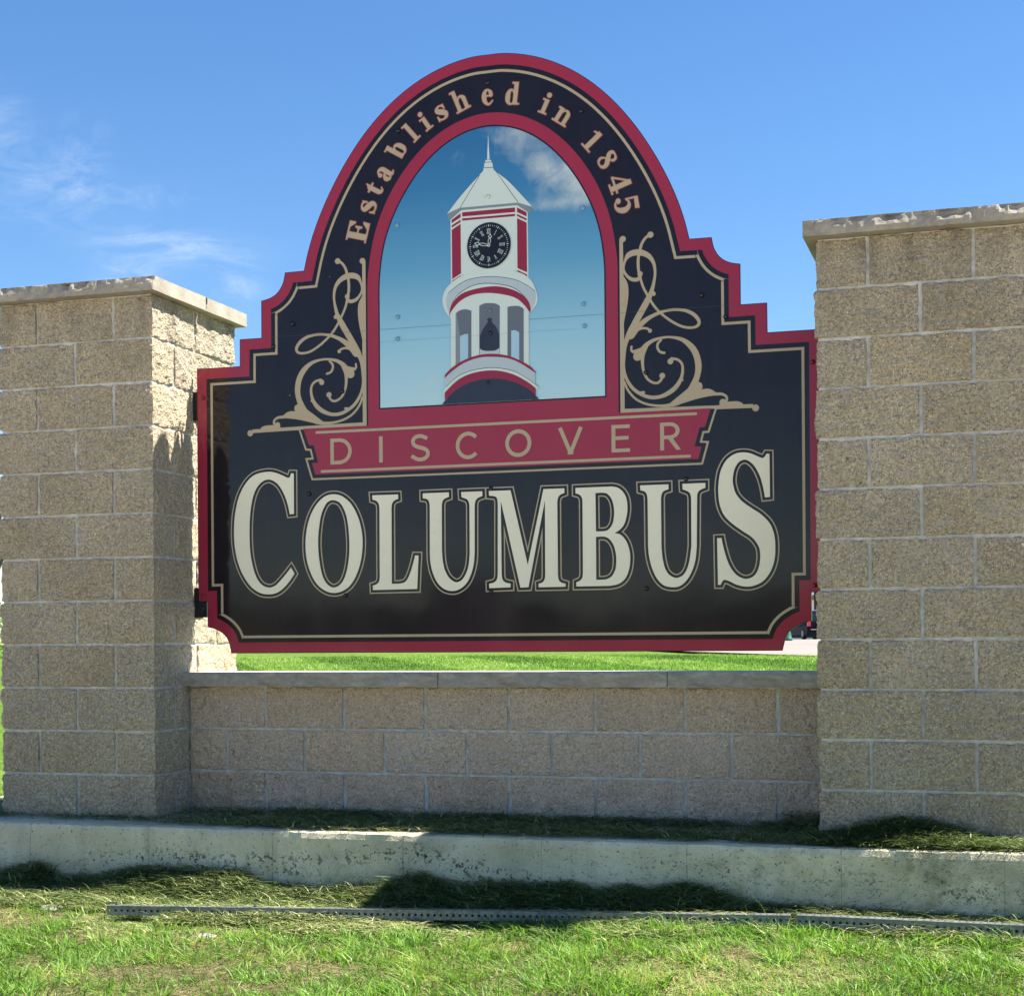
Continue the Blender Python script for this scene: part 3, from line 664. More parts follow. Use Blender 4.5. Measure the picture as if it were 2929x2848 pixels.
TOWER = [
    ('white', '-0.9,2320.2c 4.8,2203.3c -6.9,2204.4c'),
    ('white', '-12.8,2202.9c 10.7,2200.6c 17.9,2186 20.7,2169 25.7,2150.4c -26.4,2152.6c -21.8,2173.1 -18.8,2189.5'),
    ('line', '-18.8,2193.7c 19.4,2191.4c 19.4,2188.6c -18.8,2190.9c'),
    ('line', '-21.9,2168.9c 22.1,2166.8c 22.1,2164c -21.9,2166.1c'),
    ('white', '-25.7,2153.9c 25.7,2152.5c 59.8,2125 103.3,2086.2 207.4,1969.5c 138.9,1994.2c -139.8,1995.1c -203.2,1972.5c -132,2051.8 -46.4,2134.9'),
    ('line', '-46.4,2134.9c -42.7,2134.6c -136.9,1996.2c -139.8,1996.5c'),
    ('line', '34.4,2144.7c 37.3,2144.5c 140.4,1998.2c 137.5,1997.1c'),
    ('gray', '-203.2,1972.5c -139.8,1995.1c 138.9,1994.2c 207.4,1969.5c 198.5,1939.2c 190.6,1945.4c 135.2,1981.4c -132.5,1983.9c -184.8,1951.3c -195.3,1939.5c'),
    ('white', '-186.3,1944.4c -132.5,1983.2c 135.2,1982.8c 185.6,1947.2c 187,1646.2c 129.4,1685.2c -131,1683.9c -185.5,1652.9c'),
    ('red', '-128.9,1973.1c 125.7,1973.2c 125.5,1952.4c -129,1953.5c'),
    ('red', '-129.1,1945.1c 125.5,1944.1c 125.4,1933.7c -129.2,1934.6c'),
    ('red', '-180.4,1942.5c -136.3,1970.2c -136.5,1950.6c -180.5,1927c'),
    ('red', '-180.5,1917.2c -136.5,1940.1c -136.6,1928.9c -180.6,1906c'),
    ('red', '-180,1896.8c -136.7,1920.5c -136.2,1693.4c -179.4,1670c'),
    ('red', '-178.7,1662.9c -137,1685.1c -137,1679.5c -178.8,1655.9c'),
    ('red', '135.1,1972.4c 180.5,1946.3c 180.4,1926.9c 134.9,1951.6c'),
    ('red', '134.9,1942.6c 180.3,1917.9c 180.3,1908.9c 134.8,1932.9c'),
    ('red', '135.5,1923.8c 180.2,1899.2c 180.7,1674.4c 135.2,1696.5c'),
    ('red', '135.2,1688.2c 180.6,1664c 180.6,1655.7c 135.1,1679.9c'),
    ('line', '-131,1684.6c -108.8,1688.6c -108.8,1685.8c -131.1,1680.4c'),
    ('white', '-189.7,1491.7c -214,1524.9 -227.2,1568 -217.1,1616.6 -179.5,1656 -119.9,1686.6 -45.9,1702 12.8,1702.4 85.8,1692 151,1673.2 194.2,1642.3 215.5,1606.1 229.6,1563.7 223.6,1526.1 193.1,1491.6c'),
    ('lgray', '-191.8,1503.8c -210.1,1559.8 -198.5,1608.2 -135,1649.2 -75.7,1665.8 12.6,1667.6 114.6,1648.2 179.5,1615.7 219,1585.2 218.6,1536.8 193.1,1497.1c 182.6,1539.4 171.9,1560.9 114.3,1610 12.3,1636.3 -75.9,1634.4 -150.2,1597.7 -180.3,1557.7'),
    ('line', '-198.5,1609.6c -135,1650.6 -75.7,1667.2 12.6,1669 114.6,1649.6 179.5,1617.1 219,1586.5c 219,1583.8c 179.5,1614.3 114.5,1646.8 12.5,1666.2 -75.7,1664.4 -135,1647.8 -198.5,1606.8c'),
    ('line', '-180.2,1559.1c -150.2,1599.1 -75.9,1635.7 12.3,1637.6 114.3,1611.4 171.9,1562.3 182.6,1540.7c 182.6,1538c 171.9,1558.8 114.3,1608 12.3,1634.2 -75.9,1632.3 -150.2,1595.6 -180.3,1555.6c'),
    ('red', '-194.8,1508.2c -180.3,1557.7 -120.5,1604.7 12.2,1623 114.2,1599.6 179.1,1553.4 197.5,1507.2 191.6,1491.7c 164.4,1528.9 114,1567.1 12,1591.7 -76.3,1591 -143.1,1564.3 -186.5,1518.1 -190.4,1493.8c'),
    ('white', '-186.5,1518.1c -143.1,1564.3 -76.3,1591 12,1591.7 114,1567.1 164.4,1528.9 187.3,1494.1c 187.6,1241.7c 155.2,1257.4 24.5,1310.2 -122.9,1291.1 -188.5,1256.3c'),
    ('dgray', '-165.3,1276.1c -163.5,1511c -143.4,1523.6 -113.7,1526.5 -86.4,1518.3c -88.1,1296c -122.9,1291.1'),
    ('dgray', '-50.4,1307.8c -48.6,1538.1c -25,1546.9 0.7,1547.2 29.9,1543.1 50.3,1531.2c 48.6,1305.3c'),
    ('dgray', '85.1,1299.7c 86.7,1523.2c 110,1526.4 142.7,1523.5 164.3,1509.5c 162.5,1263.9c'),
    ('gray', '-165.3,1276.1c -163.5,1511c -158.3,1514.1c -144.2,1408c -145.2,1281.9c'),
    ('sky', '-143.7,1280.4c -142.8,1404.4c -121.9,1412.2 -103.4,1412.4c -104.3,1292.1c'),
    ('sky', '103.2,1291.6c 104.1,1414.4c 123.7,1414.5 141.8,1403.7c 140.8,1275.5c'),
    ('lgray', '-47.2,1341.1c -26.6,1330.8 24.7,1327.6 47.4,1340.2c 47.2,1305.4c -47.4,1311.1c'),
    ('navy', '-47.1,1342.5c -46.7,1398.3c -29.6,1432.1 -7.3,1462 -13.1,1470.8c 0.2,1480.4 14.8,1471.7c 12.5,1459.3 32.8,1435 47.1,1399.3c 46.7,1341.6c 24.7,1330.4 -26.6,1332.2'),
    ('lgray', '-216.7,1173.6c -216.3,1229.8c -182.5,1259.5 -122.9,1287.6 -48.9,1307.7 24.5,1306.8 90.1,1293.8 148,1268.2 216.3,1219.3c 215.8,1150.2c 176.4,1193.9 111.5,1230.8 16.8,1250.1 -78.8,1245.1 -153,1221.3'),
    ('red', '-218.6,1215.9c -218.5,1229.9c -182.5,1263 -122.8,1294.6 -48.8,1313.3 24.6,1313.7 90.2,1300.7 148.1,1275.1 191.3,1248.4 219.9,1219.1c 219.9,1213.5c 148,1262.6 90.1,1288.9 24.5,1299.8 -48.9,1300.7 -122.9,1280.6 -182.6,1245.5'),
    ('white', '-228.1,1140.5c -228,1156.6c -212.9,1176.9c -153,1221.3 -78.8,1245.1 16.8,1250.1 111.5,1230.8 176.4,1193.9 230.2,1152.9c 228.7,1139.2c 217.9,1146.7c 176.3,1180 104.1,1218.7 16.7,1239 -78.9,1232.6 -153.2,1205.2 -219.1,1149.1c'),
    ('line', '-212.9,1176.9c -153,1222.8 -78.8,1246.5 16.8,1252.2 111.5,1232.2 176.4,1195.2 230.2,1155c 230.2,1152.2c 176.4,1192.5 111.5,1229.4 16.8,1249.4 -78.8,1243.8 -153.1,1219.9 -212.9,1174.1c'),
    ('red', '-218.6,1113.9c -218.3,1150.5c -153.2,1205.2 -78.9,1232.6 16.7,1239 104.1,1218.7 176.3,1180 218.6,1146.6c 218.4,1108.6c 183.3,1145.1c 125.6,1175.9 67.5,1194.4 16.4,1201.4 -49.7,1199.5 -123.7,1179.1 -183.4,1143.7c'),
    ('navy', '-240.5,1088.3c -183.4,1143.7 -123.7,1179.1 -49.7,1199.5 16.4,1201.4 67.5,1194.4 125.6,1175.9 183.3,1145.1 242.7,1087.4c'),
]
BOLTS = [
    (-3, 2033, 'w'),
    (4, 1512, 'g'),
    (5, 1410, 'k'),
    (-8, 1183, 'k'),
    (-448, 1940, 's'),
    (-449, 1514, 's'),
    (-450, 1412, 's'),
    (445, 1942, 's'),
    (445, 1512, 's'),
    (448, 1413, 's'),
    (-1, 2553, 'k'),
    (-441, 2379, 'k'),
    (-984, 1518, 'k'),
    (-1086, 1416, 'k'),
    (439, 2377, 'k'),
    (980, 1514, 'k'),
    (1085, 1412, 'k'),
    (1459, 1192, 'r'),
    (728, 1189, 'k'),
    (-907, 707, 'k'),
    (-723, 223, 'k'),
    (-731, 1183, 'k'),
    (-1461, 1190, 'r'),
    (-1467, 230, 'r'),
    (1, 700, 'k'),
    (-2, 228, 'k'),
    (905, 711, 'k'),
    (723, 232, 'k'),
    (1462, 234, 'r'),
]

# ------------------------------------------------------------------ the sign
def parse(s):
    out = []
    for t_ in s.split():
        c_ = t_.endswith('c'); x, y = t_.rstrip('c').split(',')[:2]; out.append((float(x), float(y), c_))
    return out
def smooth_poly(s, n=5):                            # closed Catmull-Rom through soft points, straight between corners
    p = parse(s) if isinstance(s, str) else s
    k = len(p); out = []
    for i in range(k):
        a, b = p[i], p[(i + 1) % k]
        if a[2] and b[2]: out.append((a[0], a[1])); continue
        p0 = a if a[2] else p[i - 1]; p3 = b if b[2] else p[(i + 2) % k]
        for j in range(n):
            t_ = j / n; t2 = t_ * t_; t3 = t2 * t_
            out.append(tuple(0.5 * (2 * a[q] + (b[q] - p0[q]) * t_ + (2 * p0[q] - 5 * a[q] + 4 * b[q] - p3[q]) * t2 + (3 * a[q] - p0[q] - 3 * b[q] + p3[q]) * t3) for q in (0, 1)))
    return out
def area(p): return sum(p[i][0] * p[(i + 1) % len(p)][1] - p[(i + 1) % len(p)][0] * p[i][1] for i in range(len(p))) / 2
def ccw(p): return p if area(p) > 0 else p[::-1]
def offset(p, d, lim=3.0):                          # mitred offset, outwards for d > 0
    p = ccw(p); q = [p[0]]
    for a in p[1:]:
        if math.hypot(a[0] - q[-1][0], a[1] - q[-1][1]) > 0.4: q.append(a)
    if math.hypot(q[0][0] - q[-1][0], q[0][1] - q[-1][1]) < 0.4: q.pop()
    n = len(q); out = []
    for i in range(n):
        a, b, c_ = q[i - 1], q[i], q[(i + 1) % n]
        e1 = (b[0] - a[0], b[1] - a[1]); e2 = (c_[0] - b[0], c_[1] - b[1])
        l1 = math.hypot(*e1); l2 = math.hypot(*e2)
        n1 = (e1[1] / l1, -e1[0] / l1); n2 = (e2[1] / l2, -e2[0] / l2)
        mx, my = n1[0] + n2[0], n1[1] + n2[1]; dn = 1 + n1[0] * n2[0] + n1[1] * n2[1]
        if dn < 0.12:
            out.append((b[0] + n1[0] * d, b[1] + n1[1] * d)); out.append((b[0] + n2[0] * d, b[1] + n2[1] * d)); continue
        k = min(1 / dn, lim)
        out.append((b[0] + mx * k * d, b[1] + my * k * d))
    return out
def winding(pts, poly):
    P_ = np.array(poly); x, y = pts[:, 0:1], pts[:, 1:2]
    x0, y0 = P_[:, 0], P_[:, 1]; x1, y1 = np.roll(x0, -1), np.roll(y0, -1)
    isl = (x1 - x0) * (y - y0) - (x - x0) * (y1 - y0)
    upc = (y0 <= y) & (y1 > y) & (isl > 0); dnc = (y0 > y) & (y1 <= y) & (isl < 0)
    return upc.sum(1) - dnc.sum(1)
def region(pos, neg=(), clip=None):
    """triangulated union of pos minus neg (nonzero winding of counter-clockwise rings)"""
    pos = [ccw(p) for p in pos]; neg = [ccw(p) for p in neg]; cl = [ccw(p) for p in (clip or [])]
    v = []; e = []
    for p_ in pos + neg + cl:
        b = len(v); v += [Vector(q) for q in p_]; e += [(b + i, b + (i + 1) % len(p_)) for i in range(len(p_))]
    ov, oe, of, *_ = delaunay_2d_cdt(v, e, [], 0, 1e-4)
    if not of: return [], []
    V = np.array([tuple(q) for q in ov]); cen = np.array([V[list(t_)].mean(0) for t_ in of])
    k = np.zeros(len(cen), bool)
    for p_ in pos: k |= winding(cen, p_) > 0
    for p_ in neg: k &= ~(winding(cen, p_) > 0)
    for p_ in cl: k &= winding(cen, p_) > 0
    return [tuple(q) for q in ov], [tuple(t_) for t_, kk in zip(of, k) if kk]
def sheet(mb, pos, neg=(), y=0.0, th=0.0008, k=0, clip=None, zoff=47.0):
    """raised sheet standing th proud with side walls; input in mm on the sign's face"""
    v, f = region(pos, neg, clip)
    if not f: return
    n = len(v)
    cnt = {}
    for t_ in f:
        for i in range(3):
            a, b = t_[i], t_[(i + 1) % 3]; cnt[(a, b)] = 1
    front = [(q[0] / 1000, y - th, (q[1] + zoff) / 1000) for q in v]; back = [(q[0] / 1000, y, (q[1] + zoff) / 1000) for q in v]
    fs = [tuple(t_) for t_ in f]
    for (a, b) in cnt:
        if (b, a) not in cnt: fs.append((a, a + n, b + n, b))
    mb.add(front + back, fs, k)
def poly(s): return smooth_poly(s)
def mirror(p): return [(-x, y) for x, y in p][::-1]
def vstroke(pts, n=6, cap=True):                    # ribbon through (x, y, width) control points
    k = len(pts); P_ = []
    for i in range(k - 1):
        p0 = pts[max(0, i - 1)]; a = pts[i]; b = pts[i + 1]; p3 = pts[min(k - 1, i + 2)]
        for j in range(n):
            t_ = j / n; t2 = t_ * t_; t3 = t2 * t_
            P_.append(tuple(0.5 * (2 * a[q] + (b[q] - p0[q]) * t_ + (2 * p0[q] - 5 * a[q] + 4 * b[q] - p3[q]) * t2 + (3 * a[q] - p0[q] - 3 * b[q] + p3[q]) * t3) for q in (0, 1, 2)))
    P_.append(tuple(pts[-1])); out = []
    for i in range(len(P_) - 1):                    # quads + round joints, all unioned
        a, b = P_[i], P_[i + 1]; dx, dy = b[0] - a[0], b[1] - a[1]; l_ = math.hypot(dx, dy) or 1; nx, ny = -dy / l_, dx / l_
        out.append([(a[0] + nx * a[2] / 2, a[1] + ny * a[2] / 2), (a[0] - nx * a[2] / 2, a[1] - ny * a[2] / 2), (b[0] - nx * b[2] / 2, b[1] - ny * b[2] / 2), (b[0] + nx * b[2] / 2, b[1] + ny * b[2] / 2)])
    for i in range(len(P_)):
        if (i in (0, len(P_) - 1)) and not cap: continue
        out.append(disc(P_[i][0], P_[i][1], P_[i][2] / 2 * 0.998, 10))
    return out
def disc(x, y, r_, n=16, ry=None):
    return [(x + r_ * math.cos(2 * math.pi * i / n + 0.1), y + (ry or r_) * math.sin(2 * math.pi * i / n + 0.1)) for i in range(n)]

ZL = 0.0008
sign = empty('town_sign', (1.527, 0.372, B0 - 0.047), 'large arched black town sign with dark red border and clock tower picture, reading DISCOVER COLUMBUS', 'sign')
HALF = '68.7,2682.5 136.7,2672.7 203.3,2656.6 267.9,2634.5 330.0,2606.9 389.3,2574.3 445.3,2537.3 498.0,2496.4 547.3,2452.2 593.2,2405.4 636.1,2356.2 676.0,2305.1 713.4,2252.4 748.3,2198.0 781.2,2142.2 811.9,2084.7 840.6,2025.3 866.9,1963.9 890.3,1900.2 910.1,1834.2 926.5,1766c 1025,1765c 1036,1717 1062,1676 1100,1651 1150.5,1639c 1151,1462c 1265.5,1462c 1266.5,1333c 1497,1333c 1497,204c 1448,204c 1448,81c 1391,64 1343,24 1321.5,-47c'
hp = parse(HALF)
OUT = ccw(smooth_poly([(0.0, 2683.5, False)] + hp + [(-x, y, c_) for x, y, c_ in hp[::-1]]))
INO = '75.1,2410.2 147.9,2391.2 216.6,2361.2 279.7,2322.0 336.5,2275.8 386.9,2224.9 431.1,2170.9 469.6,2115.1 502.6,2058.2 530.3,2000.5 552.8,1942.3 570.2,1883.9 583.0,1825.8 592.3,1768.5 599.2,1712.0 602.0,1655.9 602,1600c 602,1013c'
ip = parse(INO); IN_O = ccw(smooth_poly([(0.0, 2417, False)] + ip + [(-x, y, c_) for x, y, c_ in ip[::-1]]))
INI = '69.9,2353.9 137.4,2335.0 200.6,2305.1 258.2,2266.5 309.5,2221.6 354.6,2172.7 393.9,2121.7 428.2,2069.7 457.8,2017.4 483.1,1964.8 503.7,1911.9 519.8,1858.8 531.3,1805.8 539.1,1753.4 544.4,1701.8 547.0,1650.8 547,1600c 547,1089c'
ip = parse(INI); IN_I = ccw(smooth_poly([(0.0, 2361, False)] + ip + [(-x, y, c_) for x, y, c_ in ip[::-1]]))

mb = MB(); sheet(mb, [OUT], (), 0.0085, 0.0085)
v_, f_ = region([OUT]); mb.add([(q[0] / 1000, 0.0085, (q[1] + 47) / 1000) for q in v_], [t_[::-1] for t_ in f_])
mb.build('panel', M['black'], sign)
mb = MB(); sheet(mb, [offset(OUT, -3.0)], [offset(OUT, -52)]); mb.build('outer_border', M['red'], sign)
mb = MB(); sheet(mb, [offset(OUT, -73)], [offset(OUT, -85)]); mb.build('border_line', M['tan'], sign)
BAN = [(-933, 1016), (-906, 938), (-880, 935), (-859, 853), (-891, 852), (-874, 797), (960, 797), (975, 850), (944, 853), (966, 934), (990, 935), (1017, 1016)]
mb = MB(); sheet(mb, [IN_O, [(-602, 1100), (-602, 1010), (602, 1010), (602, 1100)]], [offset(IN_I, 0)]); mb.build('arch_border', M['red'], sign)
# banner with its stepped ends
ban = link('banner', mesh('b', [], []), sign); 
mb = MB(); sheet(mb, [offset(BAN, 26)], (), 0.0, ZL, 1, clip=[[(-1400, 1013.5), (-1400, 500), (1400, 500), (1400, 1013.5)]]); sheet(mb, [offset(BAN, 17)], (), -ZL, ZL * 0.6, 2, clip=[[(-1400, 1013.5), (-1400, 500), (1400, 500), (1400, 1013.5)]]); sheet(mb, [BAN], (), -1.6 * ZL, ZL, 0)
ban.data = mesh('banner', mb.v, mb.f, [M['red'], M['tan'], M['black']], mb.m)
YB = -2.6 * ZL
for a, b, c_, d in [(-870, 955, 989.5, 1001.5), (-844, 926.5, 804.5, 816.5)]:
    mb = MB(); sheet(mb, [[(a, c_), (b, c_), (b, d), (a, d)]], (), YB, ZL); mb.build('banner_line', M['tan'], ban)
def arcp(cx_, cy_, rx, ry, a0, a1, n=14): return [(cx_ + rx * math.cos(R(a0 + (a1 - a0) * i / n)), cy_ + ry * math.sin(R(a0 + (a1 - a0) * i / n))) for i in range(n + 1)]
def line_(pts, w_, closed=False):
    out = []
    n = len(pts)
    for i in range(n if closed else n - 1):
        a, b = pts[i], pts[(i + 1) % n]; dx, dy = b[0] - a[0], b[1] - a[1]; l_ = math.hypot(dx, dy) or 1; nx, ny = -dy / l_ * w_ / 2, dx / l_ * w_ / 2
        out.append([(a[0] + nx, a[1] + ny), (a[0] - nx, a[1] - ny), (b[0] - nx, b[1] - ny), (b[0] + nx, b[1] + ny)])
    for i in range(n):
        if closed or 0 < i < n - 1: out.append(disc(pts[i][0], pts[i][1], w_ / 2, 10))
    return out
v0, v1, sw = 841, 963, 17.5; hs_ = sw / 2
def disc_letter(ch, a, b):
    w_ = b - a; m_ = (v0 + v1) / 2; h_ = v1 - v0
    if ch == 'I': return [[(a + 0.5, v0), (b - 0.5, v0), (b - 0.5, v1), (a + 0.5, v1)]], []
    if ch == 'D':
        o_ = [(a, v0), (a + w_ * .42, v0)] + arcp(a + w_ * .42, m_, w_ * .58, h_ / 2, -90, 90)[1:] + [(a, v1)]
        return [o_], [[(a + sw, v0 + sw * .95), (a + w_ * .42, v0 + sw * .95)] + arcp(a + w_ * .42, m_, w_ * .58 - sw, h_ / 2 - sw * .95, -90, 90)[1:] + [(a + sw, v1 - sw * .95)]]
    if ch == 'O': return [arcp((a + b) / 2, m_, w_ / 2, h_ / 2 + 2, 0, 348, 29)], [arcp((a + b) / 2, m_, w_ / 2 - sw, h_ / 2 + 2 - sw, 0, 348, 29)]
    if ch == 'C': return line_(arcp(a + w_ * .54, m_, w_ * .54 - hs_, h_ / 2 + 2 - hs_, 42, 318, 26), sw), []
    if ch == 'S':
        r_ = h_ / 4
        return line_([(b - 10, v1 - 20)] + arcp((a + b) / 2, v1 - r_ - 2, w_ * .36, r_ - hs_ + 4, 55, 255, 14) + arcp((a + b) / 2 + 3, v0 + r_ + 2, w_ * .40, r_ - hs_ + 5, 75, -135, 14) + [(a + 6, v0 + 24)], sw), []
    if ch == 'V': return line_([(a + 9, v1 - 1), ((a + b) / 2, v0 + 6)], sw) + line_([((a + b) / 2, v0 + 6), (b - 9, v1 - 1)], sw) + [[((a + b) / 2 - 13, v0), ((a + b) / 2 + 13, v0), ((a + b) / 2 + 13, v0 + 18), ((a + b) / 2 - 13, v0 + 18)]], []
    if ch == 'E': return [[(a, v0), (a + sw, v0), (a + sw, v1), (a, v1)], [(a, v0), (b, v0), (b, v0 + sw * .9), (a, v0 + sw * .9)], [(a, v1 - sw * .9), (b, v1 - sw * .9), (b, v1), (a, v1)], [(a, m_ - 6), (b - 6, m_ - 6), (b - 6, m_ + 10), (a, m_ + 10)]], []
    if ch == 'R':
        my = v0 + h_ * .40
        o_ = [(a, my), (a + w_ * .48, my)] + arcp(a + w_ * .48, (my + v1) / 2, w_ * .46, (v1 - my) / 2, -90, 90)[1:] + [(a, v1)]
        i_ = [(a + sw, my + sw * .9), (a + w_ * .48, my + sw * .9)] + arcp(a + w_ * .48, (my + v1) / 2, w_ * .46 - sw, (v1 - my) / 2 - sw * .9, -90, 90)[1:] + [(a + sw, v1 - sw * .9)]
        st_ = [[(a, v0), (a + sw, v0), (a + sw, v1 - 2), (a, v1 - 2)], [(b - 21, v0), (b, v0), (a + w_ * .58, my + 6), (a + w_ * .34, my + 6)]]
        return [o_] + st_, [i_]
for ch, a, b in [('D', -795, -686), ('I', -548, -529), ('S', -392, -298), ('C', -168, -57), ('O', 71, 195), ('V', 321, 437), ('E', 569, 653), ('R', 790, 883)]:
    po, ne = disc_letter(ch, a, b); mb = MB(); sheet(mb, po, ne, YB, ZL); mb.build('letter', M['tan'], ban)['label'] = 'tan capital %s of the word DISCOVER' % ch

# picture and its printed clock tower
pic = MB(); sheet(pic, [offset(IN_I, -7)], (), 0.0, ZL * 1.4); pic = pic.build('picture', M['print_sky'], sign)
names = ['white', 'gray', 'lgray', 'dgray', 'line', 'navy', 'sky', 'red']
mb = MB(); yl = -1.5 * ZL
for i, (mn, s_) in enumerate(TOWER):
    yy = yl - i * 0.00012
    sheet(mb, [poly(s_)], (), yy, 0.0003, names.index(mn), clip=[offset(IN_I, -7)])
tw = mb.build('clock_tower', [M['t_' + q] for q in names], pic)
yc = yl - len(TOWER) * 0.00012 - 0.0004
mb = MB(); sheet(mb, [disc(0, 1810.5, 105, 48)], (), yc, 0.0003, 1)
wh = []
for i in range(60):
    a = R(6 * i); r0, r1, w_ = (85, 95, 3.2) if i % 5 == 0 else (88, 93, 1.8)
    dx, dy = math.sin(a), math.cos(a)
    wh += line_([(dx * r0, 1810.5 + dy * r0), (dx * r1, 1810.5 + dy * r1)], w_)
RN = ['XII', 'I', 'II', 'III', 'IIII', 'V', 'VI', 'VII', 'VIII', 'IX', 'X', 'XI']
for i, s_ in enumerate(RN):
    a = R(30 * i); wd = {'I': 5, 'V': 8, 'X': 8}; tot = sum(wd[c_] for c_ in s_); x_ = -tot / 2
    for c_ in s_:
        h2 = 11; cx_ = x_ + wd[c_] / 2
        segs = {'I': [((0, -h2), (0, h2))], 'V': [((-3.5, h2), (0, -h2)), ((0, -h2), (3.5, h2))], 'X': [((-3.5, h2), (3.5, -h2)), ((-3.5, -h2), (3.5, h2))]}[c_]
        segs = segs + [((-2.5, h2), (2.5, h2)), ((-2.5, -h2), (2.5, -h2))] * (c_ != 'V')
        for (ax, ay), (bx, by) in segs:
            q = []
            for lx, ly in ((ax + cx_, ay + 64), (bx + cx_, by + 64)): q.append((lx * math.cos(a) + ly * math.sin(a), 1810.5 - lx * math.sin(a) + ly * math.cos(a)))
            wh += line_(q, 1.5)
        x_ += wd[c_]
def hand(tipx, tipy, L_):
    dx, dy = tipx / L_, tipy / L_; nx, ny = -dy, dx
    def q(t_, o_): return (dx * L_ * t_ + nx * o_, 1810.5 + dy * L_ * t_ + ny * o_)
    return line_([q(.08, 2), q(.25, 5), q(.45, 6), q(.65, 2), q(.7, 0), q(.65, -2), q(.45, -6), q(.25, -5), q(.08, -2)], 2.6, True) + line_([q(.68, 2), q(.76, 8), q(1, 0), q(.76, -8), q(.68, -2)], 2.8, True)
sheet(mb, wh, (), yc - 0.0003, 0.0003, 0)
hd = hand(-68, 14, 69.5) + hand(8, 50, 50.6)
sheet(mb, hd + [disc(0, 1810.5, 7, 14)], [disc(0, 1810.5, 3.5, 12)], yc - 0.0006, 0.0003, 0)
mb.build('clock_face', [M['t_white'], M['black']], pic)

# scrollwork, mirrored left and right
sc = [poly(s_) for s_ in SCPOLY]
for s_ in SCROLL:
    sc += vstroke([tuple(map(float, q.split(','))) for q in s_.split()])
sc += [disc(*q) for q in DOTS]
for mir in (False, True):
    mb = MB(); sheet(mb, [mirror(p_) for p_ in sc] if mir else sc, (), 0.0, ZL * 1.1); mb.build('scrollwork', M['tan'], sign)

# large word
allL = []
for ch, rings in LETTERS:
    rr = [ccw(poly(s_)) for s_ in rings]; allL.append((ch, rr))
cp = []; bp = []; tp_ = []; ci = []; bi = []; ti = []
for ch, rr in allL:
    tp_.append(offset(rr[0], 17.5)); bp.append(offset(rr[0], 12.0))
    for h_ in rr[1:]: ti.append(offset(h_, -17.5)); bi.append(offset(h_, -12.0))
k = 0
for ch, rr in allL:
    mb = MB(); sheet(mb, [rr[0]], rr[1:], -0.0017, 0.0008)
    o_ = mb.build('letter', M['cream'], sign); o_['label'] = 'large cream capital %s of the word COLUMBUS' % ch
    h2 = [offset(h_, -17.5) for h_ in rr[1:]]; h3 = [offset(h_, -12.0) for h_ in rr[1:]]
    mb = MB(); k += 1; dy = 0.0
    sheet(mb, [offset(rr[0], 17.5)], h2, -0.0001 * (k % 2), 0.0008, 0)
    sheet(mb, [offset(rr[0], 12.0)], h3, -0.0010, 0.0006, 1)
    mb.build('outline', [M['tan'], M['black']], o_)

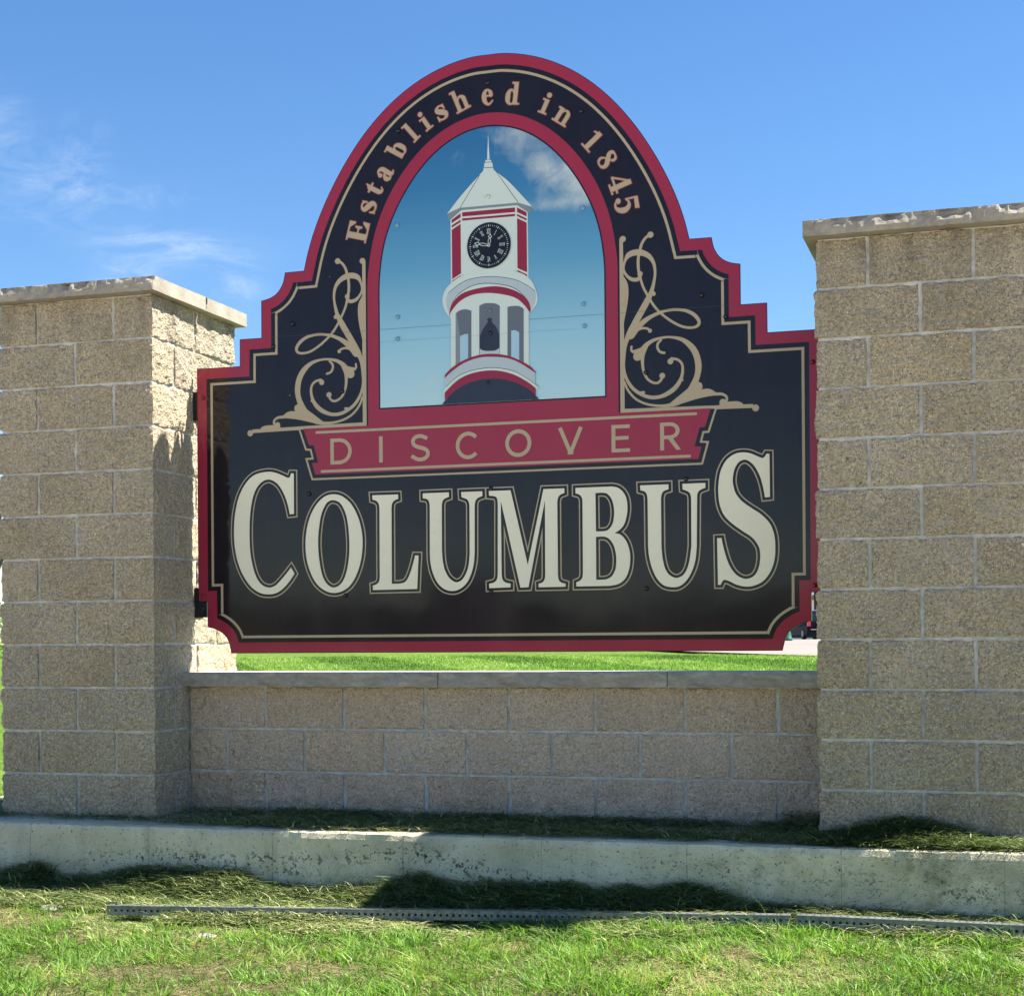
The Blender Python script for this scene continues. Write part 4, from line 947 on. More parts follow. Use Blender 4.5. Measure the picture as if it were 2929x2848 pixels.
# curved line of small serif letters
def rect(a, b, c_, d): return [(a, b), (c_, b), (c_, d), (a, d)]
G = {
 'E': (.85, [rect(.1, 0, .34, 1), rect(0, 0, .8, .07), rect(0, .93, .78, 1), [(.78, 1), (.5, .97), (.72, .70), (.78, .70)], [(.8, 0), (.5, .03), (.76, .32), (.83, .32)], rect(.3, .47, .62, .53), [(.62, .34), (.62, .66), (.56, .66), (.5, .5), (.56, .34)]], [], []),
 's': (.5, [rect(.40, .44, .45, .67), rect(.03, .0, .08, .25)], [[(.43, .5, .05), (.36, .63, .06), (.24, .655, .07), (.13, .58, .12), (.13, .47, .18), (.27, .36, .22), (.41, .22, .19), (.38, .07, .12), (.25, .02, .06), (.12, .06, .06), (.05, .2, .05)]], []),
 't': (.45, [rect(.02, .60, .44, .68), [(.11, .62), (.29, .92), (.31, .92), (.31, .6), (.11, .6)]], [[(.22, .7, .19), (.22, .4, .19), (.22, .18, .19), (.27, .06, .13), (.35, .04, .07), (.43, .14, .04)]], []),
 'a': (.6, [disc(.13, .49, .09, 12)], [[(.1, .52, .08), (.2, .64, .07), (.32, .63, .12), (.40, .52, .18), (.40, .3, .18), (.40, .12, .17), (.47, .04, .09), (.58, .08, .05)], [(.38, .38, .05), (.22, .32, .10), (.13, .18, .18), (.2, .06, .12), (.3, .05, .06), (.38, .14, .05)]], []),
 'b': (.62, [rect(.1, 0, .28, 1), rect(0, .93, .2, 1)], [[(.26, .5, .05), (.34, .64, .06), (.45, .62, .12), (.52, .48, .18), (.53, .33, .20), (.52, .18, .18), (.45, .05, .11), (.34, .02, .06), (.26, .12, .05)]], []),
 'l': (.43, [rect(.12, 0, .31, 1), rect(0, .93, .2, 1), rect(0, 0, .43, .07)], [], []),
 'i': (.43, [rect(.12, 0, .31, .68), rect(0, .61, .2, .68), rect(0, 0, .43, .07), disc(.21, .89, .115, 14)], [], []),
 'h': (.75, [rect(.1, 0, .28, 1), rect(0, .93, .2, 1), rect(0, 0, .38, .07), rect(.40, 0, .76, .07), rect(.49, 0, .67, .42)], [[(.26, .5, .05), (.36, .63, .07), (.48, .63, .11), (.57, .53, .17), (.58, .38, .18)]], []),
 'n': (.75, [rect(.1, 0, .28, .68), rect(0, .61, .2, .68), rect(0, 0, .38, .07), rect(.40, 0, .76, .07), rect(.49, 0, .67, .42)], [[(.26, .5, .05), (.36, .63, .07), (.48, .63, .11), (.57, .53, .17), (.58, .38, .18)]], []),
 'e': (.55, [rect(.12, .36, .5, .42)], [[(.44, .4, .16), (.43, .53, .14), (.33, .645, .07), (.22, .62, .11), (.14, .48, .17), (.13, .33, .19), (.15, .18, .17), (.24, .05, .11), (.36, .02, .07), (.5, .15, .05)]], []),
 'd': (.65, [rect(.36, 0, .54, 1), rect(.26, .93, .46, 1), rect(.5, 0, .64, .07)], [[(.38, .5, .05), (.3, .64, .06), (.19, .62, .12), (.12, .48, .18), (.11, .33, .20), (.12, .18, .18), (.19, .05, .11), (.3, .02, .06), (.38, .12, .05)]], []),
 '1': (.5, [rect(.16, 0, .36, 1), [(.36, 1), (.0, .88), (.0, .82), (.2, .86)], rect(.0, 0, .52, .07)], [], []),
 '8': (.62, [], [[(.3, .98, .06), (.14, .92, .14), (.12, .76, .17), (.22, .62, .20), (.40, .45, .22), (.5, .27, .19), (.46, .1, .13), (.3, .02, .06), (.13, .1, .10), (.08, .26, .10), (.16, .42, .06), (.36, .6, .05), (.48, .74, .11), (.46, .9, .11), (.3, .98, .06)]], []),
 '4': (.68, [rect(.36, 0, .55, 1), rect(.24, 0, .66, .07), rect(.0, .22, .68, .30)], [[(.03, .27, .06), (.42, .96, .06)]], []),
 '5': (.6, [[(.1, 1), (.52, 1), (.50, .83), (.1, .85)], rect(.08, .48, .13, .95), disc(.11, .16, .1, 12)], [[(.1, .5, .05), (.22, .6, .07), (.36, .58, .13), (.46, .45, .19), (.48, .32, .21), (.44, .15, .17), (.33, .03, .09), (.2, .02, .06), (.09, .1, .06)]], []),
}
TALL = set('stan e'.replace(' ', ''))
for ch, bx, by, tx, ty, wd in ARC:
    gw, polys, strokes, _ = G[ch]
    hgt = math.hypot(tx - bx, ty - by); ux, uy = (tx - bx) / hgt, (ty - by) / hgt; rx, ry = uy, -ux
    sc_ = hgt / (.68 if ch in 'sane' else .92 if ch == 't' else 1.0)
    sx_ = min(wd / gw, sc_ * 1.15)
    def put(x, y): return (bx + (x - gw / 2) * sx_ * rx + y * sc_ * ux, by + (x - gw / 2) * sx_ * ry + y * sc_ * uy)
    ps = [[put(*q) for q in p_] for p_ in polys]; sk = []
    for s_ in strokes: sk += vstroke([(*put(x, y), w_ * (sc_ + sx_) / 2) for x, y, w_ in s_], 4)
    mb = MB(); full = ps + sk
    sheet(mb, [offset(p_, 2.6) for p_ in ps] + [offset(p_, 2.6) for p_ in sk], (), 0.0, ZL, 1)
    sheet(mb, full, (), -ZL, ZL, 0)
    mb.build('letter', [M['tan'], M['pink']], sign)['label'] = 'small tan serif %s in the curved line Established in 1845' % ch

# hairline joints between the sheets
mb = MB()
for a, b, z_ in [(-1264, 1264, 1460.5), (-1150, -547, 1405)]:
    pass
sheet(mb, [[(-1150, 1459.9), (1150, 1459.9), (1150, 1460.9), (-1150, 1460.9)]], (), -0.0036, 0.0003)
sheet(mb, [[(-560, 1402.8), (420, 1402.8), (420, 1403.25), (-560, 1403.25)]], (), -0.0048, 0.0003)
mb.build('seam', M['t_line'], sign)

# domed bolt heads
bm_ = {}
for u, v_, kk in BOLTS:
    key = {'w': 'bolt_pale', 'g': 'bolt_grey', 'k': 'bolt_black', 's': 'bolt_blue', 'r': 'bolt_red'}[kk]
    if key not in bm_:
        q = MB(); rr_ = 0.0105
        q.lathe([(rr_, 0), (rr_, -0.004), (rr_ * .92, -0.007), (rr_ * .6, -0.0105), (rr_ * .25, -0.012)][::-1], 14, axis='y')
        bm_[key] = mesh('bolt', q.v, q.f, [M[key]], smooth=True)
    link('bolt', bm_[key], sign, (u / 1000, -0.001, (v_ + 47) / 1000))

# mounting brackets behind the side edges
for sgn in (-1, 1):
    for z0_, z1_ in ((1.085, 1.222), (0.128, 0.272)):
        mb = MB(); xe = sgn * (1.5235); zc = (z0_ + z1_) / 2 + 0.047
        mb.box((xe - sgn * 0.004, 0.045, zc), (0.007, 0.075, z1_ - z0_)); mb.box((xe - sgn * 0.034, 0.0125, zc), (0.066, 0.0065, z1_ - z0_))
        if z0_ < 0.5: mb.lathe([(0.011, 0.0), (0.011, -0.010), (0.006, -0.012)][::-1], 6, (xe - sgn * 0.044, 0.009, z0_ + 0.047 + 0.04), 'y')
        if z0_ < 0.5: mb.lathe([(0.006, 0.0), (0.006, -0.02)][::-1], 8, (xe - sgn * 0.044, 0.009, z0_ + 0.047 + 0.04), 'y')
        mb.build('bracket', M['steel_black'], sign)

# ------------------------------------------------------------------ perforated post lying in the grass
def perforated_post(p0, p1, z, size, label, rise=0.0, hole_r=0.0058):
    d = Vector((p1[0] - p0[0], p1[1] - p0[1])); L_ = d.length; ang = math.atan2(d.y, d.x)
    root = empty('perforated_post', (p0[0], p0[1], z), label, 'metal post', 'perforated square posts lying in the grass', ang)
    root.rotation_euler = (0, -math.atan2(rise, L_), ang)
    mb = MB(); pitch = 0.0254; n = int(L_ / pitch); h = size
    def face(fn):
        for i in range(n):
            x0_ = i * pitch; cx_ = x0_ + pitch / 2; K = 12
            ring = [(cx_ + hole_r * math.cos(2 * math.pi * k / K + math.pi / 12), h / 2 + hole_r * math.sin(2 * math.pi * k / K + math.pi / 12)) for k in range(K)]
            inner = [fn(a, b, 0.0) for a, b in ring]; inn2 = [fn(a, b, 0.003) for a, b in ring]
            sq = []
            for k in range(K):
                a = 2 * math.pi * k / K + math.pi / 12; c_, s_ = math.cos(a), math.sin(a)
                m_ = max(abs(c_) / (pitch / 2), abs(s_) / (h / 2)); sq.append((cx_ + c_ / m_, h / 2 + s_ / m_))
            outer = [fn(a, b, 0.0) for a, b in sq]
            fs = [(k, (k + 1) % K, K + (k + 1) % K, K + k) for k in range(K)] + [((k + 1) % K, k, 2 * K + k, 2 * K + (k + 1) % K) for k in range(K)]
            mb.add(inner + outer + inn2, fs)
            cs = [(x0_ + pitch, h), (x0_, h), (x0_, 0), (x0_ + pitch, 0)]
            for cx2, cy2 in cs:                     # corner fills
                near = sorted(range(K), key=lambda k: (sq[k][0] - cx2) ** 2 + (sq[k][1] - cy2) ** 2)[:2]
                mb.add([fn(cx2, cy2, 0), outer[near[0]], outer[near[1]]], [(0, 1, 2)])
    face(lambda x, y, o_: (x, -h / 2 + o_, y))
    face(lambda x, y, o_: (x, -h / 2 + y, h - o_))
    Ln = n * pitch
    t_ = 0.003
    mb.add([(0, h / 2, 0), (Ln, h / 2, 0), (Ln, h / 2, h), (0, h / 2, h)], [(0, 3, 2, 1)])
    mb.add([(0, -h / 2, 0), (Ln, -h / 2, 0), (Ln, h / 2, 0), (0, h / 2, 0)], [(0, 3, 2, 1)])
    for x_ in (0, Ln): mb.add([(x_, -h / 2, 0), (x_, h / 2, 0), (x_, h / 2, h), (x_, -h / 2, h), (x_, -h / 2 + t_, t_), (x_, h / 2 - t_, t_), (x_, h / 2 - t_, h - t_), (x_, -h / 2 + t_, h - t_)], [(0, 1, 5, 4), (1, 2, 6, 5), (2, 3, 7, 6), (3, 0, 4, 7)])
    mb.build('tube', M['galv'], root)
    return root, h
pr, ph = perforated_post((0.270, -0.842), (3.0, -0.425), -0.026, 0.0385, 'longer galvanised square post full of holes, left one, lying in front of the footing', 0.012)
for x_ in (0.035, 0.62):
    mb = MB(); mb.lathe([(0.008, 0), (0.008, 0.006)], 6, (x_, 0.004, ph)); mb.lathe([(0.004, 0.006), (0.004, 0.014)], 8, (x_, 0.004, ph)); mb.build('bolt', M['galv'], pr)
perforated_post((3.006, -0.426), (4.45, -0.462), -0.017, 0.0435, 'shorter and thicker galvanised square post butted on at the right', 0.004)

def stone(loc, dims, label, seed):
    bm = bmesh.new(); bmesh.ops.create_icosphere(bm, subdivisions=3, radius=1)
    for v in bm.verts:
        n_ = 1 + 0.3 * nz3(v.co.x, v.co.y, v.co.z, 1.3, seed) + 0.12 * nz3(v.co.x, v.co.y, v.co.z, 4, seed)
        v.co = Vector((v.co.x * dims[0] * n_, v.co.y * dims[1] * n_, max(v.co.z, -0.4) * dims[2] * n_))
    me = bpy.data.meshes.new('stone'); bm.to_mesh(me); bm.free(); me.materials.append(M['stone'])
    return tag(link('stone', me, None, loc), label, 'stone')
stone((-0.12, -0.66, -0.048), (0.055, 0.045, 0.014), 'pale flat stone at the far left edge of the clippings', 1)
stone((0.80, -1.02, -0.062), (0.05, 0.04, 0.012), 'small flat grey stone in the grass below the left post end', 2)

# ------------------------------------------------------------------ grass
def blade_mesh(name, P0, H, lean, wid, tone, m_, seg=3, az=None):
    """P0 (n,3) roots, H lengths, lean (n,2) horizontal reach, wid widths, tone (n,)"""
    n = len(P0); az = rng.uniform(0, 2 * np.pi, n) if az is None else az
    side = np.stack([np.cos(az), np.sin(az), np.zeros(n)], 1)
    V = np.zeros((n, 2 * seg + 1, 3))
    for s_ in range(seg):
        t_ = s_ / seg
        c = P0.copy(); c[:, 0] += lean[:, 0] * t_ ** 1.7; c[:, 1] += lean[:, 1] * t_ ** 1.7; c[:, 2] += H * (t_ - 0.25 * t_ * t_ * np.minimum(1, np.hypot(lean[:, 0], lean[:, 1]) / np.maximum(H, 1e-4)))
        ww = (wid * (1 - 0.55 * t_))[:, None] / 2
        V[:, 2 * s_] = c - side * ww; V[:, 2 * s_ + 1] = c + side * ww
    c = P0.copy(); c[:, :2] += lean; c[:, 2] += H * (1 - 0.3 * np.minimum(1, np.hypot(lean[:, 0], lean[:, 1]) / np.maximum(H, 1e-4)))
    V[:, -1] = c
    k = 2 * seg + 1; tris = []
    for s_ in range(seg - 1):
        a = 2 * s_; tris += [(a, a + 1, a + 3), (a, a + 3, a + 2)]
    tris.append((2 * seg - 2, 2 * seg - 1, 2 * seg))
    T = np.array(tris); F = (T[None] + (np.arange(n) * k)[:, None, None]).reshape(-1, 3)
    me = bpy.data.meshes.new(name)
    me.vertices.add(n * k); me.vertices.foreach_set('co', V.reshape(-1).astype(np.float32))
    me.loops.add(F.size); me.loops.foreach_set('vertex_index', F.reshape(-1).astype(np.int32))
    me.polygons.add(len(F)); me.polygons.foreach_set('loop_start', (np.arange(len(F)) * 3).astype(np.int32))
    me.update(calc_edges=True)
    at = me.attributes.new('tone', 'FLOAT', 'POINT'); at.data.foreach_set('value', np.repeat(tone, k).astype(np.float32))
    me.materials.append(m_)
    return me
def in_view(x, y, z, margin=0.04):
    d = np.stack([x - CAM.x, y - CAM.y, z - CAM.z], 1)
    r_ = d @ np.array(rt); f_ = d @ np.array(fw)
    return (f_ > 0.5) & (np.abs(r_ / f_) < 0.321 + margin)
def fbm(x, y, s, seed):                              # cheap smooth value noise
    r2 = np.random.default_rng(seed); o_ = np.zeros_like(x); a = 1.0
    for i in range(3):
        g = r2.uniform(0, 1, (64, 64)); X = (x * s * 2 ** i) % 63; Y = (y * s * 2 ** i) % 63
        xi = X.astype(int); yi = Y.astype(int); fx = X - xi; fy = Y - yi; fx = fx * fx * (3 - 2 * fx); fy = fy * fy * (3 - 2 * fy)
        o_ += a * ((g[xi, yi] * (1 - fx) + g[xi + 1, yi] * fx) * (1 - fy) + (g[xi, yi + 1] * (1 - fx) + g[xi + 1, yi + 1] * fx) * fy); a *= 0.5
    return o_ / 1.75
def gzn(x, y): return -0.045 - 0.035 * (-y - 0.25)
def post_dist(x, y):                                 # signed distance in front of the lying posts
    return post_y(x) - y, x - 0.27
def post_y(x): return np.where(x < 3.0, -0.842 + (x - 0.27) * 0.1527, -0.425 - 0.025 * (x - 3.0))
n = 230000
x = rng.uniform(-1.6, 5.2, n); y = rng.uniform(-3.4, -0.30, n)
pdist, pt = post_dist(x, y)
bare = fbm(x + 3, y + 9, 2.6, 5); thick = fbm(x + 1, y + 4, 1.4, 8)
keep = in_view(x, y, np.zeros(n)) & (rng.uniform(0, 1, n) < np.clip((bare - 0.20) * 4.5, 0.28, 1))
keep &= ~((np.abs(pdist) < 0.026) & (pt > -0.01))
keep &= ~((pdist < 0.0) & (rng.uniform(0, 1, n) < 0.55)) 
keep &= ~((y > -0.58 - 0.12 * thick) & (x < 0.3))
keep &= y < -0.30
keep &= ~((pdist < 0) & (x > 0.27) & (x < 2.85))
x, y, pdist, bare, thick = x[keep], y[keep], pdist[keep], bare[keep], thick[keep]; n = len(x)
cl = np.clip((fbm(x + 20, y + 2, 7.0, 11) - 0.5) * 1.9 + 0.5, 0, 1)
H = rng.uniform(0.012, 0.062, n) * (0.55 + 0.8 * thick) * (0.45 + 1.0 * cl)
H *= np.where((pdist > 0) & (pdist < 0.16), 0.9 + 0.9 * np.clip((x - 1.6) / 1.2, 0, 1) * (fbm(x, y * 0, 3.0, 17) > 0.42), 1.0)
H = np.where(rng.uniform(0, 1, n) < 0.015, H * 1.7, H)
an = rng.normal(0, 1.3, n) + 9 * fbm(x, y, 3.2, 3); re = H * np.abs(rng.normal(0.95, 0.6, n))
lean = np.stack([np.cos(an) * re, np.sin(an) * re], 1)
tone = np.clip(0.26 + 0.42 * (cl - 0.5) + 0.30 * (thick - 0.5) + rng.normal(0, 0.17, n) + np.where(rng.uniform(0, 1, n) < 0.10, 0.35, 0) + np.where(bare < 0.38, 0.22, 0), 0, 1)
P0 = np.stack([x, y, gzn(x, y) - 0.005], 1)
tag(link('lawn_grass', blade_mesh('lawn_grass', P0, H, lean, rng.uniform(0.0024, 0.0060, n), tone, M['grass'])), 'bright sunlit mown grass in front of the posts', 'grass', kind='stuff')
# coarse tufts with broad blades
nt = 520
cx_ = rng.uniform(-1.5, 5.0, nt); cy_ = rng.uniform(-3.2, -0.6, nt); pc, _t = post_dist(cx_, cy_); k_ = (pc > 0.05); cx_, cy_, pc = cx_[k_], cy_[k_], pc[k_]; nt = len(cx_)
xe = rng.uniform(1.9, 4.5, 120); cx_ = np.concatenate([cx_, xe]); cy_ = np.concatenate([cy_, post_y(xe) - rng.uniform(0.035, 0.09, 120)]); nt = len(cx_)
nb = rng.integers(16, 46, nt); ix_ = np.repeat(np.arange(nt), nb); n = len(ix_)
sg = rng.uniform(0.015, 0.05, nt)[ix_]; x = cx_[ix_] + rng.normal(0, 1, n) * sg; y = cy_[ix_] + rng.normal(0, 1, n) * sg
pc, pt = post_dist(x, y); k_ = (pc > 0.03) & in_view(x, y, np.zeros(n)); ix_, x, y, sg = ix_[k_], x[k_], y[k_], sg[k_]; n = len(x)
H = rng.uniform(0.03, 0.075, n) * rng.uniform(0.6, 1.25, nt)[ix_]; an = np.arctan2(y - cy_[ix_], x - cx_[ix_]) + rng.normal(0, 0.8, n); re = H * rng.uniform(0.3, 1.3, n)
tn = np.clip(rng.uniform(0.12, 0.60, nt)[ix_] + rng.normal(0, 0.10, n), 0, 1)
tag(link('lawn_grass', blade_mesh('grass_tufts', np.stack([x, y, gzn(x, y) - 0.005], 1), H, np.stack([np.cos(an) * re, np.sin(an) * re], 1), rng.uniform(0.0045, 0.0085, n), tn, M['grass'])), 'coarse broad bladed tufts in the mown grass and along the metal posts', 'grass', kind='stuff')

# dead thatch between the blades
n = 130000
x = rng.uniform(-1.6, 5.2, n); y = rng.uniform(-3.2, -0.5, n); bb = fbm(x + 3, y + 9, 2.6, 5)
keep = in_view(x, y, np.zeros(n)) & (rng.uniform(0, 1, n) < np.clip((0.62 - bb) * 3, 0.12, 1)); x, y = x[keep], y[keep]; n = len(x)
an = rng.uniform(0, 6.28, n); le = rng.uniform(0.02, 0.055, n)
tag(link('dry_thatch', blade_mesh('dry_thatch', np.stack([x, y, gzn(x, y) + rng.uniform(0, 0.016, n)], 1), rng.uniform(-0.004, 0.008, n), np.stack([np.cos(an), np.sin(an)], 1) * le[:, None], rng.uniform(0.0016, 0.0032, n), np.clip(rng.normal(0.86, 0.08, n), 0, 1), M['grass'], 2, an + 1.57)), 'dry straw coloured thatch lying between the grass blades', 'thatch', kind='stuff')

# cut grass: mounds against the footing and a mat on its top
def strands(name, x, y, z, label, tonec=0.4, up_=0.012, lens=(0.035, 0.12), al=None, sp=1.0):
    n = len(x); an = (rng.normal(0.15, 0.65, n) + np.where(rng.uniform(0, 1, n) < 0.5, np.pi, 0)) if al is None else al
    le = rng.uniform(*lens, n)
    le = np.where(y > -0.2, np.minimum(le, 0.075), le)
    me = blade_mesh(name, np.stack([x, y, z], 1), rng.normal(0.002, up_, n), np.stack([np.cos(an), np.sin(an) * sp], 1) * le[:, None], rng.uniform(0.0026, 0.0062, n), np.clip(rng.normal(tonec, 0.30, n), 0, 1), M['clip'], 3, an + rng.normal(1.57, 0.35, n))
    tag(link(name, me), label, 'cut grass', kind='stuff')
# profile of the heap along the footing: (x, height, depth)
HP = np.array([(-1.5, 0.051), (-0.66, 0.056), (-0.55, 0.081), (-0.45, 0.109), (-0.33, 0.046), (-0.18, 0.056), (0.05, 0.096), (0.28, 0.101), (0.5, 0.106), (0.6, 0.101), (0.66, 0.064), (0.91, 0.041), (1.2, 0.066), (1.35, 0.111), (1.42, 0.126), (1.55, 0.076), (1.7, 0.096), (1.91, 0.093), (2.07, 0.104), (2.16, 0.071), (2.3, 0.106), (2.39, 0.081), (2.55, 0.126), (2.71, 0.081), (2.76, 0.051), (2.97, 0.041), (3.83, 0.029), (4.6, 0.029)])
def hdepth(x): return np.where(x < 0.27, 0.42 - 0.05 * np.clip((0.27 - x), 0, 1), np.clip(-0.245 - post_y(x) - 0.025, 0.06, 1))
def heap(x, y):
    h = np.interp(x, HP[:, 0], HP[:, 1]); dp = hdepth(x)
    t_ = np.clip((-0.245 - y) / dp, 0, 1.3); body = np.clip((-0.245 - y) / (0.10 + 1.3 * h), 0, 1)
    return np.where(t_ < 1, h * (1 - body) ** 1.1 * (1 + 0.15 * np.sin(np.pi * body)) + 0.012 * np.clip((1 - t_) * 6, 0, 1), 0) + 0.016 * (fbm(x * 1.0, y, 9, 21) - 0.5) * (t_ < 1)
gx = np.arange(-1.5, 4.7, 0.02); gy = np.arange(-0.92, -0.2, 0.02)
XX, YY = np.meshgrid(gx, gy, indexing='ij'); HH = heap(XX.ravel(), YY.ravel()).reshape(XX.shape)
inside = (-0.245 - YY) < hdepth(XX)
ZZ = gzn(XX, np.minimum(YY, -0.25)) + np.where(inside, 0.006 + np.maximum(HH - 0.010, 0), -0.03)
v_ = np.stack([XX.ravel(), YY.ravel(), ZZ.ravel()], 1); ny_ = len(gy)
f_ = [(i * ny_ + j, (i + 1) * ny_ + j, (i + 1) * ny_ + j + 1, i * ny_ + j + 1) for i in range(len(gx) - 1) for j in range(ny_ - 1)]
M['clip_base'] = plain('cut_grass_core', (0.030, 0.042, 0.018), 1.0)
hb = mesh('clippings_core', v_.tolist(), f_, [M['clip_base']], smooth=True)
n = 75000
x = rng.uniform(-1.4, 4.6, n); dpt = hdepth(x); y = -0.245 - rng.uniform(0, 1.08, n) * dpt
pd_, pt_ = post_dist(x, y); wgt = np.interp(x, HP[:, 0], HP[:, 1])
keep = in_view(x, y, np.zeros(n), 0.06) & ~((pd_ > -0.024) & (pt_ > -0.02)) & (rng.uniform(0, 1, n) < np.clip(0.35 + wgt * 7, 0.4, 1)); x, y = x[keep], y[keep]
z = gzn(x, np.minimum(y, -0.25)) + 0.011 + heap(x, y) + rng.uniform(-0.006, 0.014, len(x))
strands('grass_clippings', x, y, z, 'dark heap of cut grass blown against the foot of the concrete footing', 0.56, 0.019)
core = link('clippings_core', hb); tag(core, 'dense core of the cut grass heap along the concrete footing', 'cut grass', kind='stuff')
# on the footing
n = 75000
x = rng.uniform(-1.0, 4.6, n); y = rng.uniform(-0.22, 0.33, n)
inpil = ((x < 0.0) | (x > D1)) & (y > -0.005); den = fbm(x * 1.5 + 5, y * 2, 3.0, 31)
wl = np.where((x > 0) & (x < D1), np.clip((y + 0.23) / 0.14, 0.12, 1) * np.clip(0.35 + (x - 0.15) * 1.2, 0.12, 1), np.where(x > D1, np.clip((y + 0.19) / 0.08, 0.15, 1), np.clip((y + 0.10) / 0.1, 0.05, 0.6)))
keep = ~inpil & in_view(x, y, np.zeros(n) + .26, 0.06) & (rng.uniform(0, 1, n) < wl * np.clip((den - 0.22) * 4, 0.15, 1)); x, y = x[keep], y[keep]
hill = np.where(x > D1 - 0.06, 0.085 * np.exp(-((x - 3.36) / 0.24) ** 2) * np.clip((y + 0.2) / 0.16, 0, 1) + 0.02 * np.clip((y + 0.2) / 0.16, 0, 1), 0.022 * np.clip((y - 0.12) / 0.2, 0, 1) + 0.008) + np.where((x > 2.85) & (x < 3.06), 0.045 * np.clip((y - 0.05) / 0.25, 0, 1), 0)
z = 0.268 + hill * rng.uniform(0.15, 1.05, len(x))
strands('grass_clippings', x, y, z, 'flat mat of dark cut grass on top of the concrete footing below the wall', 0.50, 0.012, (0.03, 0.09))
n = 16000
x = rng.normal(3.40, 0.24, n); y = rng.uniform(-0.20, -0.005, n); k_ = (x > 3.0) & (x < 4.3); x, y = x[k_], y[k_]; n = len(x)
z = 0.266 + 0.085 * np.exp(-((x - 3.40) / 0.26) ** 2) * np.clip((y + 0.2) / 0.13, 0.1, 1) * rng.uniform(0.2, 1.05, n) + 0.006
strands('grass_clippings', x, y, z, 'thick dark pile of cut grass against the foot of the right pillar', 0.50, 0.016, (0.03, 0.10))
n = 7000
x = rng.uniform(-1.25, -0.84, n); y = rng.uniform(-0.18, 1.0, n)
strands('grass_clippings', x, y, 0.266 + rng.uniform(0, 0.02, n), 'thin layer of cut grass on the footing past the left pillar', 0.6, 0.012, (0.03, 0.09))
# blades stuck to the face of the footing
n = 7000
x = rng.uniform(-1.0, 4.5, n); zf_ = rng.uniform(0.0, 0.255, n)
dn = 0.10 + 0.35 * np.clip((x - 1.7) / 1.3, 0, 1) + 0.9 * np.exp(-((x - 3.72) / 0.28) ** 2 - ((zf_ - 0.15) / 0.06) ** 2) + 0.5 * np.exp(-((x - 3.15) / 0.2) ** 2 - ((zf_ - 0.09) / 0.04) ** 2) + 0.5 * np.exp(-((x - 2.75) / 0.12) ** 2 - ((zf_ - 0.17) / 0.05) ** 2)
k_ = rng.uniform(0, 1, n) < dn * np.clip((fbm(x * 2, zf_ * 2, 6.0, 71) - 0.25) * 3, 0.1, 1); x, zf_ = x[k_], zf_[k_]; n = len(x)
sgn_ = np.where(rng.uniform(0, 1, n) < 0.5, 1, -1); le = rng.uniform(0.008, 0.034, n)
me = blade_mesh('stuck', np.stack([x, np.full(n, -0.2535) - rng.uniform(0, .004, n), zf_], 1), rng.uniform(-1, 1, n) * le * 0.8, np.stack([sgn_ * le, np.zeros(n)], 1), rng.uniform(0.002, 0.004, n), np.clip(rng.normal(0.12, 0.12, n), 0, 1), M['clip'], 2, np.full(n, 0.35))
me.transform(Matrix.Identity(4))
tag(link('grass_clippings', me), 'dark blades of cut grass stuck to the front face of the concrete footing', 'cut grass', kind='stuff')
# scattered light wisps along the posts
n = 26000
x = rng.uniform(0.2, 4.5, n); pdl, _ = post_dist(x, np.zeros(n)); yl_ = post_y(x); y = yl_ + rng.normal(-0.05, 0.07, n)
keep = (y < -0.27) & (np.abs(y - yl_) > 0.02); x, y = x[keep], y[keep]
strands('grass_clippings', x, y, gzn(x, y) + 0.010 + rng.uniform(0, 0.03, len(x)) * (fbm(x, y * 0, 2.4, 61) > 0.5), 'loose pale cut grass strewn along both sides of the metal posts', 0.85, 0.010, (0.03, 0.08))
n = 5200
x = np.concatenate([rng.normal(0.98, 0.13, n // 2), rng.normal(0.62, 0.06, n // 8), rng.normal(2.25, 0.25, n // 4), rng.normal(3.55, 0.2, n // 8)]); n = len(x); y = post_y(x) - 0.024 - np.abs(rng.normal(0, 0.035, n))
strands('grass_clippings', x, y, gzn(x, y) + 0.022 + rng.uniform(0, 0.052, n) * np.clip(1 - (post_y(x) - y) / 0.12, 0.2, 1), 'small drifts of pale cut grass half covering the front of the metal posts', 0.78, 0.014, (0.03, 0.08))
n = 700
x = rng.uniform(0.35, 4.5, n); y = post_y(x) + rng.uniform(-0.03, 0.03, n); k_ = (fbm(x, y * 0, 2.0, 44) > 0.55); x, y = x[k_], y[k_]
strands('grass_clippings', x, y, np.where(x < 3, 0.014 + 0.0044 * (x - .27), 0.028) + rng.uniform(0, 0.004, len(x)), 'few thin cut blades lying on top of the metal posts', 0.8, 0.003, (0.02, 0.06))

# near part of the lawn behind the wall: real blades where they can be told apart
n = 120000
d_ = rng.uniform(17, 34, n); u_ = rng.uniform(-0.26, 0.21, n)
x = CAM.x + rt.x * d_ * u_ + fw.x * d_; y = CAM.y + rt.y * d_ * u_ + fw.y * d_
side_ = (x - P1.x) * nr.x + (y - P1.y) * nr.y; keep = side_ < -0.02; x, y = x[keep], y[keep]; n = len(x)
zb = np.array([gz(a, b) + nz3(a, b, 0, 0.15, 3) * 0.05 for a, b in zip(x, y)])
H = rng.uniform(0.03, 0.075, n); an = rng.uniform(0, 6.28, n); re = H * rng.uniform(0.1, 0.9, n)
tag(link('lawn_grass', blade_mesh('lawn_far', np.stack([x, y, zb - 0.01], 1), H, np.stack([np.cos(an) * re, np.sin(an) * re], 1), rng.uniform(0.008, 0.018, n), np.clip(0.40 + 0.5 * (fbm(x + 50, y + 50, 0.8, 9) - 0.5) + 0.16 * np.sign(np.sin((x * 0.83 + y * 0.55) * 2.1)) + rng.normal(0, 0.16, n), 0, 1), M['grass'], 2)), 'sunlit green lawn seen through the gap under the sign', 'grass', kind='stuff')

